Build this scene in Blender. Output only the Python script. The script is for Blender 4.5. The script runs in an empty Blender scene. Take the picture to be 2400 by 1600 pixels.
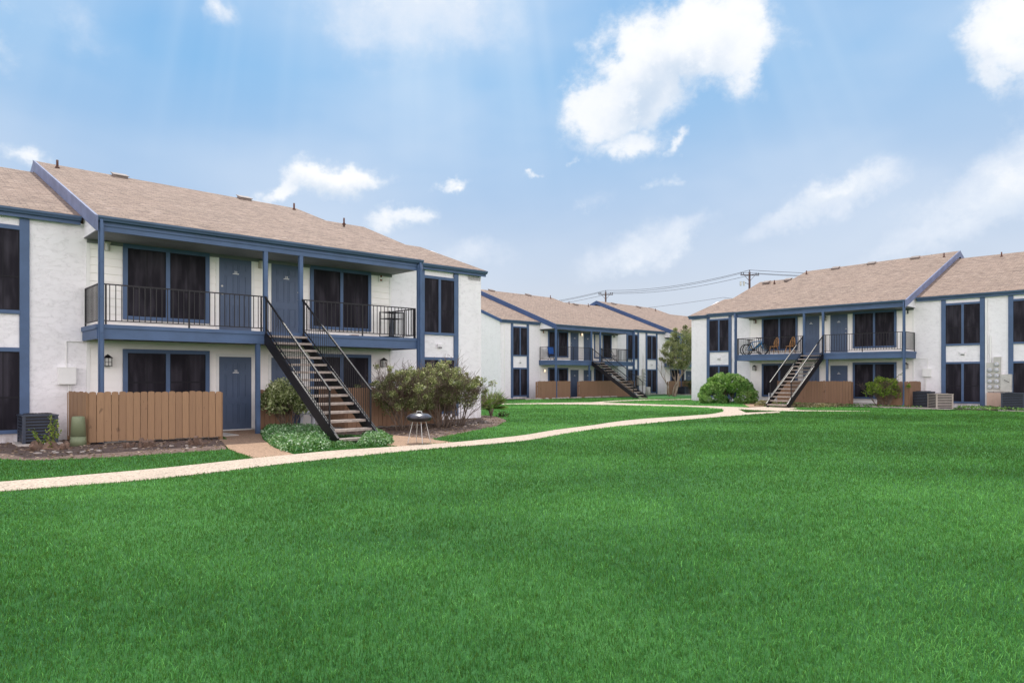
import bpy, bmesh, math, random
import numpy as np
from mathutils import Vector, Matrix
R = math.radians
S = bpy.context.scene
COL = S.collection
rng = np.random.default_rng(7)
random.seed(7)

# ------------------------------------------------------------------ camera
cam = bpy.data.cameras.new('camera'); camo = bpy.data.objects.new('camera', cam); COL.objects.link(camo)
camo.location = (0, 0, 1.52); camo.rotation_euler = (R(90), 0, 0)
cam.sensor_width = 36; cam.sensor_fit = 'HORIZONTAL'; cam.lens = 1626.46/2400*36
cam.shift_y = 81.56/2400; cam.clip_start = .05; cam.clip_end = 5000
S.camera = camo
S.render.resolution_x = 1024; S.render.resolution_y = 682
S.render.engine = 'CYCLES'
S.cycles.max_bounces = 8; S.cycles.diffuse_bounces = 4; S.cycles.transparent_max_bounces = 8
S.view_settings.view_transform = 'Standard'; S.view_settings.look = 'None'
S.view_settings.gamma = 1; S.view_settings.exposure = 0.0

# ------------------------------------------------------------------ node helper
class NT:
    def __init__(s, tree): s.t = tree; s.n = tree.nodes; s.l = tree.links
    def new(s, typ, **kw):
        n = s.n.new(typ)
        for k, v in kw.items():
            if k.startswith('i_'):
                key = k[2:]; key = int(key) if key.isdigit() else key
                s.put(n.inputs[key], v)
            else: setattr(n, k, v)
        return n
    def put(s, sock, v):
        if isinstance(v, bpy.types.NodeSocket): s.l.new(v, sock)
        elif v is not None:
            try: sock.default_value = v
            except Exception: sock.default_value = (v[0], v[1], v[2], 1)
    def math(s, op, a, b=None, c=None, clamp=False):
        n = s.n.new('ShaderNodeMath'); n.operation = op; n.use_clamp = clamp
        s.put(n.inputs[0], a)
        if b is not None: s.put(n.inputs[1], b)
        if c is not None: s.put(n.inputs[2], c)
        return n.outputs[0]
    def mix(s, f, a, b, blend='MIX'):
        n = s.n.new('ShaderNodeMix'); n.data_type = 'RGBA'; n.blend_type = blend
        s.put(n.inputs[0], f); s.put(n.inputs[6], a if not isinstance(a, tuple) else (*a[:3], 1)); s.put(n.inputs[7], b if not isinstance(b, tuple) else (*b[:3], 1))
        return n.outputs[2]
    def ramp(s, f, stops, interp='LINEAR'):
        n = s.n.new('ShaderNodeValToRGB'); s.put(n.inputs[0], f); cr = n.color_ramp; cr.interpolation = interp
        while len(cr.elements) < len(stops): cr.elements.new(0.5)
        for e, (p, c) in zip(cr.elements, stops):
            e.position = p; e.color = (*c, 1) if len(c) == 3 else c
        return n.outputs[0]
    def smooth(s, v, a, b):
        n = s.n.new('ShaderNodeMapRange'); n.interpolation_type = 'SMOOTHSTEP'; n.clamp = True
        s.put(n.inputs[0], v); s.put(n.inputs[1], a); s.put(n.inputs[2], b); s.put(n.inputs[3], 0.0); s.put(n.inputs[4], 1.0)
        return n.outputs[0]
    def noise(s, vec, scale, detail=3, rough=.5, dim='3D'):
        n = s.n.new('ShaderNodeTexNoise'); n.noise_dimensions = dim
        s.put(n.inputs['Vector'], vec); n.inputs['Scale'].default_value = scale
        n.inputs['Detail'].default_value = detail; n.inputs['Roughness'].default_value = rough
        return n.outputs[0]
    def vscale(s, vec, sc):
        n = s.n.new('ShaderNodeVectorMath'); n.operation = 'MULTIPLY'; s.put(n.inputs[0], vec); n.inputs[1].default_value = sc
        return n.outputs[0]

# ------------------------------------------------------------------ world: hazy blue sky with clouds, sun high beyond the houses
SUN_EL, SUN_AZ = R(61.5), R(-8.5)          # azimuth from +Y, negative = to the left
w = bpy.data.worlds.new('World'); S.world = w; w.use_nodes = True
T = NT(w.node_tree); w.node_tree.nodes.clear()
sky = T.new('ShaderNodeTexSky', sky_type='NISHITA', sun_disc=False, sun_elevation=SUN_EL, sun_rotation=SUN_AZ, altitude=100, air_density=1.0, dust_density=2.2, ozone_density=1.2)
tc = T.new('ShaderNodeTexCoord'); D = tc.outputs['Generated']
sep = T.new('ShaderNodeSeparateXYZ', i_0=D); dx, dy, dz = sep.outputs
el = T.math('ARCSINE', dz); az = T.math('ARCTAN2', dx, dy)
# nishita * haze veil (veil colours are radiances before the 0.1 world strength)
hz = T.ramp(T.math('DIVIDE', el, 1.2, clamp=True), [(0, (.72, .76, .85)), (.10, (.66, .735, .87)), (.20, (.45, .63, .88)), (.33, (.23, .535, .90)), (.55, (.20, .49, .89)), (1, (.32, .52, .86))])
hz = T.vscale(hz, (10, 10, 10))
base = T.mix(.8, sky.outputs[0], hz)
# thin veils, wide and soft
veil = T.noise(T.vscale(D, (1.2, 1.2, 2.6)), 1.6, 4, .55)
vf = T.math('ADD', T.math('MULTIPLY', T.smooth(veil, .42, .75), .40), T.math('MULTIPLY', T.smooth(az, -.05, .75), .22))
base = T.mix(vf, base, (7.4, 8.3, 9.6))
# soft glow round the hidden sun
glow = T.math('POWER', T.math('MAXIMUM', T.math('SUBTRACT', 1.0, T.math('DIVIDE', T.math('SQRT', T.math('ADD', T.math('POWER', T.math('SUBTRACT', az, SUN_AZ), 2), T.math('POWER', T.math('SUBTRACT', el, R(36)), 2))), .36)), 0), 1.5)
base = T.mix(T.math('MULTIPLY', glow, .75), base, (9.2, 10.0, 10.6))
ang = T.math('ARCTAN2', T.math('SUBTRACT', az, R(-10)), T.math('SUBTRACT', R(105), el))       # sunbeams fanning down from the hidden sun
ray = T.new('ShaderNodeTexNoise', noise_dimensions='1D', i_W=T.math('MULTIPLY', ang, 7.5)); ray.inputs['Detail'].default_value = 3; ray.inputs['Scale'].default_value = 1.6
rf = T.math('MULTIPLY', T.smooth(ray.outputs[0], .42, .74), T.smooth(el, R(9), R(32)))
base = T.mix(T.math('MULTIPLY', rf, .26), base, (8.6, 9.6, 10.4))
# cumulus: blobs given as (azimuth, elevation, half width, half height, tilt, strength) in degrees
def ae(px, py):
    x = (px-1200)/1626.46; z = (881.56-py)/1626.46
    return math.degrees(math.atan2(x, 1)), math.degrees(math.asin(z/math.sqrt(x*x+1+z*z)))
blobs = []
for px, py, rx, ry, tilt, st in [
    (1500, 150, 130, 120, 28, 1.0), (1640, 105, 165, 105, 6, 1.1), (1420, 265, 110, 95, 40, 1.0), (1530, 230, 120, 80, 30, .85), (1470, 345, 120, 50, 15, .75),
    (1740, 110, 90, 100, 0, .9), (1375, 230, 60, 90, 30, .6), (1595, 340, 45, 18, 35, .6), (1250, 402, 26, 12, 15, .6), (1335, 400, 22, 18, 50, .5),
    (2365, 95, 80, 95, 40, 1.0), (2325, 165, 60, 60, 40, .75), (2420, 50, 100, 110, 30, 1.0),
    (2000, 445, 130, 32, 18, .62), (1930, 480, 120, 30, 22, .5), (2300, 470, 200, 75, 26, .6), (2240, 520, 190, 50, 20, .45), (2380, 400, 90, 40, 25, .5),
    (780, 420, 130, 42, 6, .95), (650, 445, 80, 30, 14, .85), (860, 425, 80, 35, 0, .7), (1065, 438, 50, 20, 0, .75), (950, 510, 95, 32, 8, .72), (1350, 510, 28, 16, 0, .5),
    (1480, 600, 150, 55, 15, .42), (1600, 565, 100, 40, 25, .38), (60, 375, 50, 26, 0, .6), (510, 15, 40, 40, 0, .55), (950, -30, 200, 60, 0, .8), (1090, 600, 120, 60, 0, .35), (1560, 425, 45, 20, 20, .45)]:
    a, e = ae(px, py); blobs.append((a, e, rx/1626*57.3*.97, ry/1626*57.3*.97, tilt, st))
for k in range(26):                        # more clouds round the rest of the sky
    a = random.choice([random.uniform(48, 180), random.uniform(-180, -48)])
    blobs.append((a, random.uniform(8, 55), random.uniform(8, 20), random.uniform(4, 10), random.uniform(-10, 25), random.uniform(.8, 1.1)))
dn = T.noise(D, 8, 5, .6); dn2 = T.noise(T.vscale(D, (1, 1, 1.3)), 24, 8, .68)
wn = T.new('ShaderNodeTexNoise', i_Vector=D); wn.inputs['Scale'].default_value = 11; wn.inputs['Detail'].default_value = 5; wn.inputs['Roughness'].default_value = .62
wsep = T.new('ShaderNodeSeparateColor', i_0=wn.outputs['Color'])
azw = T.math('ADD', az, T.math('MULTIPLY', T.math('SUBTRACT', wsep.outputs[0], .5), R(6.5))); elw = T.math('ADD', el, T.math('MULTIPLY', T.math('SUBTRACT', wsep.outputs[1], .5), R(5)))
def field(bl, k=1.1):
    out = None
    for a, e, rx, ry, tilt, st in bl:
        da = T.math('MULTIPLY', T.math('SUBTRACT', azw, R(a)), math.cos(R(e))); de = T.math('SUBTRACT', elw, R(e))
        c, s_ = math.cos(R(tilt)), math.sin(R(tilt))
        p = T.math('DIVIDE', T.math('ADD', T.math('MULTIPLY', da, c), T.math('MULTIPLY', de, s_)), R(rx))
        q = T.math('DIVIDE', T.math('ADD', T.math('MULTIPLY', da, -s_), T.math('MULTIPLY', de, c)), R(ry))
        g = T.math('MULTIPLY', T.math('EXPONENT', T.math('MULTIPLY', T.math('ADD', T.math('MULTIPLY', p, p), T.math('MULTIPLY', q, q)), -k)), st)
        out = g if out is None else T.math('MAXIMUM', out, g)
    return out
mask = field(blobs)
belly = field([(*ae(px, py), rx/1626*57.3, ry/1626*57.3, tl, st) for px, py, rx, ry, tl, st in [(1500, 250, 95, 60, 25, 1), (1600, 195, 110, 45, 10, .9), (1450, 320, 80, 30, 20, .6), (1680, 165, 60, 30, 0, .5), (2330, 190, 60, 70, 40, .7), (2330, 520, 170, 50, 20, .9), (780, 450, 110, 22, 0, .7), (960, 535, 90, 22, 8, .7), (1990, 485, 130, 25, 15, .8)]], 1.0)
dens = T.math('ADD', mask, T.math('ADD', T.math('MULTIPLY', T.math('SUBTRACT', dn, .5), .95), T.math('MULTIPLY', T.math('SUBTRACT', dn2, .5), 1.05)))
dens = T.math('MULTIPLY', dens, T.smooth(mask, .03, .24))
cf = T.math('MULTIPLY', T.smooth(dens, .20, .72), T.math('MINIMUM', T.math('ADD', .18, T.math('MULTIPLY', mask, 1.25)), 1.0))
sh = T.math('MULTIPLY', belly, T.smooth(T.math('ADD', dn, T.math('MULTIPLY', T.math('SUBTRACT', dn2, .5), .8)), .34, .62))
ccol = T.mix(T.smooth(dens, .30, .95), (8.0, 8.8, 9.8), (10.6, 10.6, 10.7))
ccol = T.mix(T.math('MULTIPLY', sh, .85), ccol, (5.6, 6.9, 8.6))
wm = field([(*ae(px, py), rx/1626*57.3, ry/1626*57.3, tl, st) for px, py, rx, ry, tl, st in [(1480, 590, 190, 55, 16, .8), (1600, 550, 110, 40, 24, .8), (1990, 455, 150, 42, 20, 1), (1860, 520, 150, 30, 20, .7), (2300, 450, 190, 80, 26, 1), (2230, 530, 190, 50, 18, .9), (1100, 600, 140, 50, 0, .7), (200, 60, 90, 70, 0, .5), (960, 20, 260, 110, 0, .9), (510, 20, 50, 50, 0, .8), (1380, 480, 120, 30, 20, .5)]], 1.0)
wf = T.math('MULTIPLY', T.smooth(T.math('ADD', wm, T.math('ADD', T.math('MULTIPLY', T.math('SUBTRACT', dn, .5), .9), T.math('MULTIPLY', T.math('SUBTRACT', dn2, .5), .5))), .25, .95), T.math('MULTIPLY', T.smooth(wm, .02, .4), .75))
base = T.mix(wf, base, (8.3, 8.9, 9.9))
col = T.mix(T.math('MULTIPLY', cf, .95), base, ccol)
# unseen sky behind the viewer, brightness added as fill for the shaded facades
back = T.smooth(dy, .25, -.5)
bk = T.math('MULTIPLY', back, T.math('MULTIPLY', T.smooth(dz, -.05, .04), .9))
bkc = T.mix(T.smooth(dz, .05, .65), (37, 34, 35), (10.5, 10.2, 11.2))
col = T.mix(bk, col, bkc)
bg = T.new('ShaderNodeBackground', i_0=col, i_1=0.1)
T.l.new(bg.outputs[0], T.new('ShaderNodeOutputWorld').inputs[0])
try: w.cycles.sampling_method = 'MANUAL'; w.cycles.sample_map_resolution = 512
except Exception: pass

sl = bpy.data.lights.new('sun', 'SUN'); sl.energy = 4.0; sl.angle = R(0.7); sl.color = (1.0, .95, .87)
so = bpy.data.objects.new('sun', sl); COL.objects.link(so)
sd = Vector((math.sin(SUN_AZ)*math.cos(SUN_EL), math.cos(SUN_AZ)*math.cos(SUN_EL), math.sin(SUN_EL)))
so.rotation_euler = sd.to_track_quat('Z', 'Y').to_euler(); so.location = sd*100

# ------------------------------------------------------------------ materials
MATS = {}
def mat(name, col, rough=.7, bump=0, bscale=30, var=0, vscale=3, metal=0, spec=.4, fn=None):
    if name in MATS: return MATS[name]
    m = bpy.data.materials.new(name); m.use_nodes = True; t = NT(m.node_tree); m.node_tree.nodes.clear()
    p = t.new('ShaderNodeBsdfPrincipled'); o = t.new('ShaderNodeOutputMaterial'); t.l.new(p.outputs[0], o.inputs[0])
    p.inputs['Roughness'].default_value = rough; p.inputs['Metallic'].default_value = metal; p.inputs['Specular IOR Level'].default_value = spec
    tcx = t.new('ShaderNodeTexCoord'); P = tcx.outputs['Object']
    c = (*col, 1)
    if var:
        f = t.noise(P, vscale, 5, .6)
        c = t.mix(t.smooth(f, .3, .7), tuple(x*(1-var) for x in col), tuple(min(1, x*(1+var)) for x in col))
    b = None
    if bump: b = t.noise(P, bscale, 4, .6)
    if fn: c, b2 = fn(t, P, c); b = b2 if b2 is not None else b
    t.put(p.inputs['Base Color'], c)
    if b is not None:
        bp = t.new('ShaderNodeBump', i_Height=b); bp.inputs['Strength'].default_value = bump or .3; bp.inputs['Distance'].default_value = .02
        t.l.new(bp.outputs[0], p.inputs['Normal'])
    MATS[name] = m; return m

def f_stucco(t, P, c):
    n1 = t.noise(P, 6, 6, .65); n2 = t.noise(t.vscale(P, (1, 1, 2.2)), 2.2, 5, .7)
    rd = t.math('ABSOLUTE', t.math('SUBTRACT', n2, .5)); sc = t.smooth(rd, .0, .035)     # trowel marks
    h = t.math('ADD', t.math('MULTIPLY', n1, .5), t.math('MULTIPLY', sc, .5))
    st = t.smooth(t.noise(t.vscale(P, (1.5, 1.5, .35)), 1.0, 4, .6), .48, .8)
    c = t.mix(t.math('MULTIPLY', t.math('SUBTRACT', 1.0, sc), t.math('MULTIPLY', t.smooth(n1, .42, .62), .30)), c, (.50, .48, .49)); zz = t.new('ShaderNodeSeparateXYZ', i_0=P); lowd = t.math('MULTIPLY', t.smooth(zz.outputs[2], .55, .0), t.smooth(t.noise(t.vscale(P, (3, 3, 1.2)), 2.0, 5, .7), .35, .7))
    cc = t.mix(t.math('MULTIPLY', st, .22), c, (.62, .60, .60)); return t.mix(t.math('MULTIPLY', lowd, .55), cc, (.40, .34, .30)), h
def f_shingle(t, P, c):
    s = t.new('ShaderNodeSeparateXYZ', i_0=P)
    wob = t.math('MULTIPLY', t.math('SUBTRACT', t.noise(P, 3, 2), .5), .05)
    v = t.new('ShaderNodeCombineXYZ', i_0=t.math('ADD', s.outputs[0], wob), i_1=t.math('MULTIPLY', s.outputs[1], 1.07))
    b = t.new('ShaderNodeTexBrick', i_Vector=v.outputs[0], offset=.37, offset_frequency=2, squash=1.0)
    b.inputs['Scale'].default_value = 1; b.inputs['Brick Width'].default_value = .29; b.inputs['Row Height'].default_value = .143
    b.inputs['Mortar Size'].default_value = .015; b.inputs['Mortar Smooth'].default_value = .3; b.inputs['Bias'].default_value = -.1
    b.inputs['Color1'].default_value = (.325, .238, .180, 1); b.inputs['Color2'].default_value = (.16, .108, .080, 1); b.inputs['Mortar'].default_value = (.085, .058, .048, 1)
    n = t.noise(P, 90, 3, .7); n2 = t.noise(t.vscale(P, (1, 2, 1)), 5.5, 4, .6); n3 = t.noise(P, .5, 3, .5)
    cc = t.mix(t.smooth(n, .3, .7), b.outputs['Color'], t.mix(.5, b.outputs['Color'], (.44, .345, .275)))
    cc = t.mix(t.math('MULTIPLY', t.smooth(n2, .45, .7), .45), cc, (.16, .108, .09))
    cc = t.mix(t.math('MULTIPLY', t.smooth(n3, .35, .7), .25), cc, (.33, .235, .18))
    d1 = t.noise(t.vscale(P, (3.2, 10.5, 1)), 1.0, 4, .75); d2 = t.noise(t.vscale(t.new('ShaderNodeVectorMath', operation='ADD', i_0=P, i_1=(7.3, 3.1, 0)).outputs[0], (2.4, 9, 1)), 1.0, 4, .75)
    cc = t.mix(t.math('MULTIPLY', t.smooth(d1, .52, .64), .75), cc, (.085, .056, .045)); cc = t.mix(t.math('MULTIPLY', t.smooth(d2, .55, .68), .5), cc, (.52, .41, .35))
    h = t.math('SUBTRACT', t.math('MULTIPLY', n, .3), b.outputs['Fac'])
    return cc, h
def f_path(t, P, c):
    v = t.new('ShaderNodeTexVoronoi', i_Vector=P); v.inputs['Scale'].default_value = 42
    sp = t.new('ShaderNodeSeparateColor', i_0=v.outputs['Color'])
    c3 = tuple(c[:3]); cc = t.mix(t.smooth(sp.outputs[0], .3, 1), c3, tuple(min(1, x*1.3) for x in c3)); cc = t.mix(t.math('MULTIPLY', t.smooth(sp.outputs[1], .65, .95), .75), cc, tuple(x*.42 for x in c3))
    n = t.noise(P, .8, 5, .6); cc = t.mix(t.math('MULTIPLY', t.smooth(n, .45, .75), .3), cc, tuple(x*.7 for x in c3))
    return cc, v.outputs['Distance']
def f_dirt(t, P, c):
    n = t.noise(P, 4, 6, .7); n2 = t.noise(P, 28, 5, .7); n3 = t.noise(t.vscale(P, (1, 3, 1)), 60, 3)
    cc = t.mix(t.smooth(n, .3, .7), (.085, .055, .045), (.20, .14, .115)); cc = t.mix(t.math('MULTIPLY', t.smooth(n2, .55, .7), .7), cc, (.42, .31, .24))
    cc = t.mix(t.math('MULTIPLY', t.smooth(n3, .6, .7), .5), cc, (.05, .035, .03)); return cc, n2
def f_lawn(t, P, c):
    n = t.noise(P, .35, 5, .6); n2 = t.noise(t.vscale(P, (1, 1.6, 1)), 2.6, 5, .65); n3 = t.noise(P, 38, 4, .7)
    cc = t.mix(t.smooth(n, .35, .65), (.016, .10, .018), (.055, .19, .038)); cc = t.mix(t.math('MULTIPLY', t.smooth(n2, .4, .65), .6), cc, (.035, .15, .03))
    cc = t.mix(t.math('MULTIPLY', t.smooth(n3, .5, .72), .65), cc, (.008, .05, .012)); return cc, n3
def f_fence(t, P, c):
    g = t.noise(t.vscale(P, (14, 14, .8)), 3, 5, .65); k = t.noise(t.vscale(P, (1, 1, .5)), 7, 3, .5)
    cc = t.mix(t.math('MULTIPLY', t.smooth(g, .45, .75), .5), c, tuple(x*.62 for x in (.33, .20, .125)))
    at = t.new('ShaderNodeAttribute', attribute_name='var')
    cc = t.mix(t.math('MULTIPLY', at.outputs['Fac'], .55), cc, (.22, .13, .075))
    cc = t.mix(t.math('MULTIPLY', t.smooth(k, .68, .72), .55), cc, (.09, .05, .03)); return cc, g
def f_screen(t, P, c):
    s = t.new('ShaderNodeSeparateXYZ', i_0=P); n = t.noise(t.vscale(P, (2.2, 1, .55)), 1.5, 3, .5)
    fo = t.math('ABSOLUTE', t.math('SINE', t.math('MULTIPLY', s.outputs[0], 26)))           # drapes behind the screen
    cc = t.mix(t.math('MULTIPLY', t.smooth(n, .42, .68), .8), c, (.052, .047, .060))
    cc = t.mix(t.math('MULTIPLY', fo, .25), cc, tuple(x*.5 for x in c[:3])); return cc, None
def f_tread(t, P, c):
    n = t.noise(t.vscale(P, (1, 3, 3)), 14, 5, .7)
    return t.mix(t.smooth(n, .4, .7), (.30, .25, .22), (.50, .43, .37)), n

BLUE = (.066, .114, .215)
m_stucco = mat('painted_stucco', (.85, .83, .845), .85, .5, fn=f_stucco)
m_siding = mat('painted_siding', (.90, .87, .835), .7, .1, 40, .03, 2)
m_blue = mat('blue_trim_paint', BLUE, .55, .12, 14, .10, 1.7)
m_gutter = mat('blue_grey_gutter', (.065, .11, .19), .45, .05, 8, .1, 1.5)
m_rake = mat('faded_blue_fascia', (.16, .19, .31), .6, .2, 9, .15, 2)
m_rakeM = mat('deep_blue_fascia', (.045, .088, .205), .6, .1, 9, .1, 2)
m_door = mat('slate_blue_door', (.072, .105, .175), .5, .05, 10, .05, 2)
m_soffit = mat('soffit_paint', (.17, .175, .185), .7, .05, 8, .1, 2)
m_screen = mat('solar_screen', (.017, .015, .021), .65, 0, spec=.10, fn=f_screen)
m_curt = mat('pale_curtain', (.55, .53, .50), .8, .2, 6, .1, 8)
m_sash = mat('dark_sash', (.020, .019, .023), .6, spec=.1)
m_white = mat('white_paint', (.80, .79, .77), .6, .05, 20, .03)
m_black = mat('black_steel', (.010, .009, .012), .45, .1, 60, spec=.35)
m_tread = mat('concrete_tread', (.4, .34, .29), .85, .4, fn=f_tread)
m_roof = mat('tan_shingles', (.4, .3, .24), .9, .5, fn=f_shingle)
m_path = mat('pale_aggregate', (.51, .415, .325), .9, .25, fn=f_path)
m_walk = mat('brown_aggregate', (.36, .235, .155), .9, .25, fn=f_path)
m_dirt = mat('bed_soil', (.2, .13, .1), .95, .7, fn=f_dirt)
m_lawn = mat('lawn_base', (.03, .12, .03), .95, .6, fn=f_lawn)
m_conc = mat('concrete', (.52, .48, .44), .9, .3, 25, .15, 2)
m_fence = mat('brown_fence_paint', (.33, .20, .110), .8, .3, fn=f_fence)
m_fence2 = mat('dull_brown_fence_paint', (.26, .15, .092), .8, .3, fn=f_fence)
m_pipe = mat('rusty_pipe', (.10, .042, .03), .7, .2, 20, .3, 8)
m_vent = mat('weathered_vent_metal', (.21, .165, .145), .6, .1, 12, .15, 4)
m_metal = mat('galvanised_metal', (.46, .46, .44), .45, .08, 15, .12, 3, metal=.35)
m_beigebox = mat('beige_plastic', (.50, .45, .38), .6, 0)
m_grey = mat('grey_painted_metal', (.50, .49, .45), .5, .1, 10, .12, 4)
m_acdark = mat('dark_condenser_paint', (.035, .045, .068), .42, .06, 12, .15, 4)
m_aclight = mat('beige_condenser_paint', (.40, .35, .30), .5, .06, 12, .1, 4)
m_sage = mat('sage_green_plastic', (.20, .235, .135), .5, .05, 8, .08, 3)
m_tyre = mat('black_rubber', (.012, .012, .013), .8)
m_bikeb = mat('bright_blue_enamel', (.02, .22, .50), .3)
m_bikew = mat('pale_enamel', (.6, .5, .58), .3)
m_oak = mat('varnished_oak', (.52, .27, .10), .4, .1, 30, .2, 9)
m_pole = mat('creosoted_timber', (.085, .05, .045), .85, .3, 10, .25, 3)
m_wire = mat('cable_sheath', (.07, .06, .075), .6)
m_bark = mat('grey_brown_bark', (.15, .11, .085), .9, .5, 25, .3, 7)
m_bark2 = mat('pale_smooth_bark', (.33, .25, .20), .8, .3, 12, .25, 5)
m_stone = mat('pale_stone', (.40, .35, .31), .9, .4, 14, .2, 5)
m_stump = mat('weathered_stump', (.17, .11, .08), .9, .6, 18, .35, 7)
m_lamp = mat('lamp_glass', (.55, .55, .52), .2)
m_bluecl = mat('blue_cloth', (.01, .09, .36), .8, .1, 10, .2, 6)
m_pinkc = mat('pinkish_concrete', (.52, .37, .29), .9, .2, 10, .1, 3)
m_rust = mat('rust_brown_metal', (.20, .09, .05), .8, .2, 20, .3, 6)
m_ragc = mat('pale_plastic', (.55, .57, .62), .4)
def emis(name, col, st):
    m = bpy.data.materials.new(name); m.use_nodes = True; t = NT(m.node_tree); m.node_tree.nodes.clear()
    e = t.new('ShaderNodeEmission', i_0=(*col, 1), i_1=st); o = t.new('ShaderNodeOutputMaterial'); t.l.new(e.outputs[0], o.inputs[0]); return m
m_lit = emis('lit_lamp_glass', (1, .80, .55), 1.6)

def leafmat(name, c0, c1, c2, trans=.35, rough=.45, spec=.35):
    m = bpy.data.materials.new(name); m.use_nodes = True; t = NT(m.node_tree); m.node_tree.nodes.clear()
    a = t.new('ShaderNodeAttribute', attribute_name='var')
    c = t.ramp(a.outputs['Fac'], [(0, c0), (.5, c1), (1, c2)])
    p = t.new('ShaderNodeBsdfPrincipled', i_0=c); p.inputs['Roughness'].default_value = rough; p.inputs['Specular IOR Level'].default_value = spec
    tr = t.new('ShaderNodeBsdfTranslucent'); t.put(tr.inputs[0], t.mix(.5, c, (.30, .40, .05)))
    mx = t.new('ShaderNodeMixShader', i_0=trans); t.l.new(p.outputs[0], mx.inputs[1]); t.l.new(tr.outputs[0], mx.inputs[2])
    t.l.new(mx.outputs[0], t.new('ShaderNodeOutputMaterial').inputs[0]); return m

# ------------------------------------------------------------------ mesh builder
class MB:
    def __init__(s, f=None): s.v = []; s.f = []; s.m = []; s.var = []; s.tf = f or (lambda p: p)
    def add(s, vs, fs, mi=0, var=0.0):
        n = len(s.v); s.v += [s.tf(tuple(p)) for p in vs]
        for f in fs: s.f.append([n+i for i in f]); s.m.append(mi); s.var.append(var)
    def box(s, a0, a1, b0, b1, c0, c1, mi=0, var=0.0):
        a0, a1 = sorted((a0, a1)); b0, b1 = sorted((b0, b1)); c0, c1 = sorted((c0, c1))
        s.add([(a0, b0, c0), (a1, b0, c0), (a1, b1, c0), (a0, b1, c0), (a0, b0, c1), (a1, b0, c1), (a1, b1, c1), (a0, b1, c1)],
              [(0, 3, 2, 1), (4, 5, 6, 7), (0, 1, 5, 4), (1, 2, 6, 5), (2, 3, 7, 6), (3, 0, 4, 7)], mi, var)
        return s
    def bar(s, p, q, w, h=None, mi=0, up=(0, 0, 1)):
        p, q = Vector(p), Vector(q); h = h or w; d = (q-p).normalized(); up = Vector(up)
        if abs(d.dot(up)) > .98: up = Vector((1, 0, 0))
        x = d.cross(up).normalized()*w/2; y = x.cross(d).normalized()*h/2
        vs = [e+a for e in (p, q) for a in (-x-y, x-y, x+y, -x+y)]
        s.add(vs, [(0, 1, 2, 3), (7, 6, 5, 4), (0, 4, 5, 1), (1, 5, 6, 2), (2, 6, 7, 3), (3, 7, 4, 0)], mi); return s
    def tube(s, pts, rad, n=8, mi=0, cap=True, var=0.0):
        pts = [Vector(p) for p in pts]; rs = rad if isinstance(rad, (list, tuple)) else [rad]*len(pts)
        vs = []; prev = None
        for i, p in enumerate(pts):
            d = (pts[min(i+1, len(pts)-1)]-pts[max(i-1, 0)]).normalized()
            u = Vector((0, 0, 1)) if abs(d.z) < .95 else Vector((1, 0, 0))
            if prev is not None: x = (prev-d*prev.dot(d)); x = x.normalized() if x.length > 1e-6 else d.cross(u).normalized()
            else: x = d.cross(u).normalized()
            prev = x; y = d.cross(x)
            for k in range(n):
                a = 2*math.pi*k/n; vs.append(p+(x*math.cos(a)+y*math.sin(a))*rs[i])
        fs = [(i*n+k, i*n+(k+1) % n, (i+1)*n+(k+1) % n, (i+1)*n+k) for i in range(len(pts)-1) for k in range(n)]
        if cap: fs += [tuple(range(n-1, -1, -1)), tuple((len(pts)-1)*n+k for k in range(n))]
        s.add(vs, fs, mi, var); return s
    def lathe(s, prof, c=(0, 0, 0), n=20, mi=0, sx=1, sy=1):
        vs = [(c[0]+r*sx*math.cos(2*math.pi*k/n), c[1]+r*sy*math.sin(2*math.pi*k/n), c[2]+z) for r, z in prof for k in range(n)]
        fs = [(i*n+k, i*n+(k+1) % n, (i+1)*n+(k+1) % n, (i+1)*n+k) for i in range(len(prof)-1) for k in range(n)]
        fs += [tuple(range(n-1, -1, -1)), tuple((len(prof)-1)*n+k for k in range(n))]
        s.add(vs, fs, mi); return s
    def build(s, name, mats, parent=None, smooth=False, label=None):
        me = bpy.data.meshes.new(name); me.from_pydata(s.v, [], s.f)
        for m in (mats if isinstance(mats, (list, tuple)) else [mats]): me.materials.append(m)
        me.polygons.foreach_set('material_index', s.m)
        if any(s.var):
            at = me.attributes.new('var', 'FLOAT', 'FACE'); at.data.foreach_set('value', s.var)
        bm = bmesh.new(); bm.from_mesh(me); bmesh.ops.recalc_face_normals(bm, faces=bm.faces); bm.to_mesh(me); bm.free()
        if smooth: me.polygons.foreach_set('use_smooth', [True]*len(me.polygons))
        o = bpy.data.objects.new(name, me); COL.objects.link(o)
        if parent: o.parent = parent
        if label: o['label'] = label
        return o
def tag(o, label=None, cat=None, group=None, kind=None):
    if label: o['label'] = label
    if cat: o['category'] = cat
    if group: o['group'] = group
    if kind: o['kind'] = kind
    return o
def empty(name, loc=(0, 0, 0), rz=0.0, label=None, cat=None, group=None):
    o = bpy.data.objects.new(name, None); COL.objects.link(o); o.location = loc; o.rotation_euler = (0, 0, rz); o.empty_display_size = .3
    return tag(o, label, cat, group)
def copy_thing(o, loc, rz, label=None):
    c = o.copy(); COL.objects.link(c); c.location = loc; c.rotation_euler = (0, 0, rz)
    if label: c['label'] = label
    for ch in o.children:
        d = ch.copy(); COL.objects.link(d); d.parent = c
        for g in ch.children: e = g.copy(); COL.objects.link(e); e.parent = d
    return c
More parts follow.
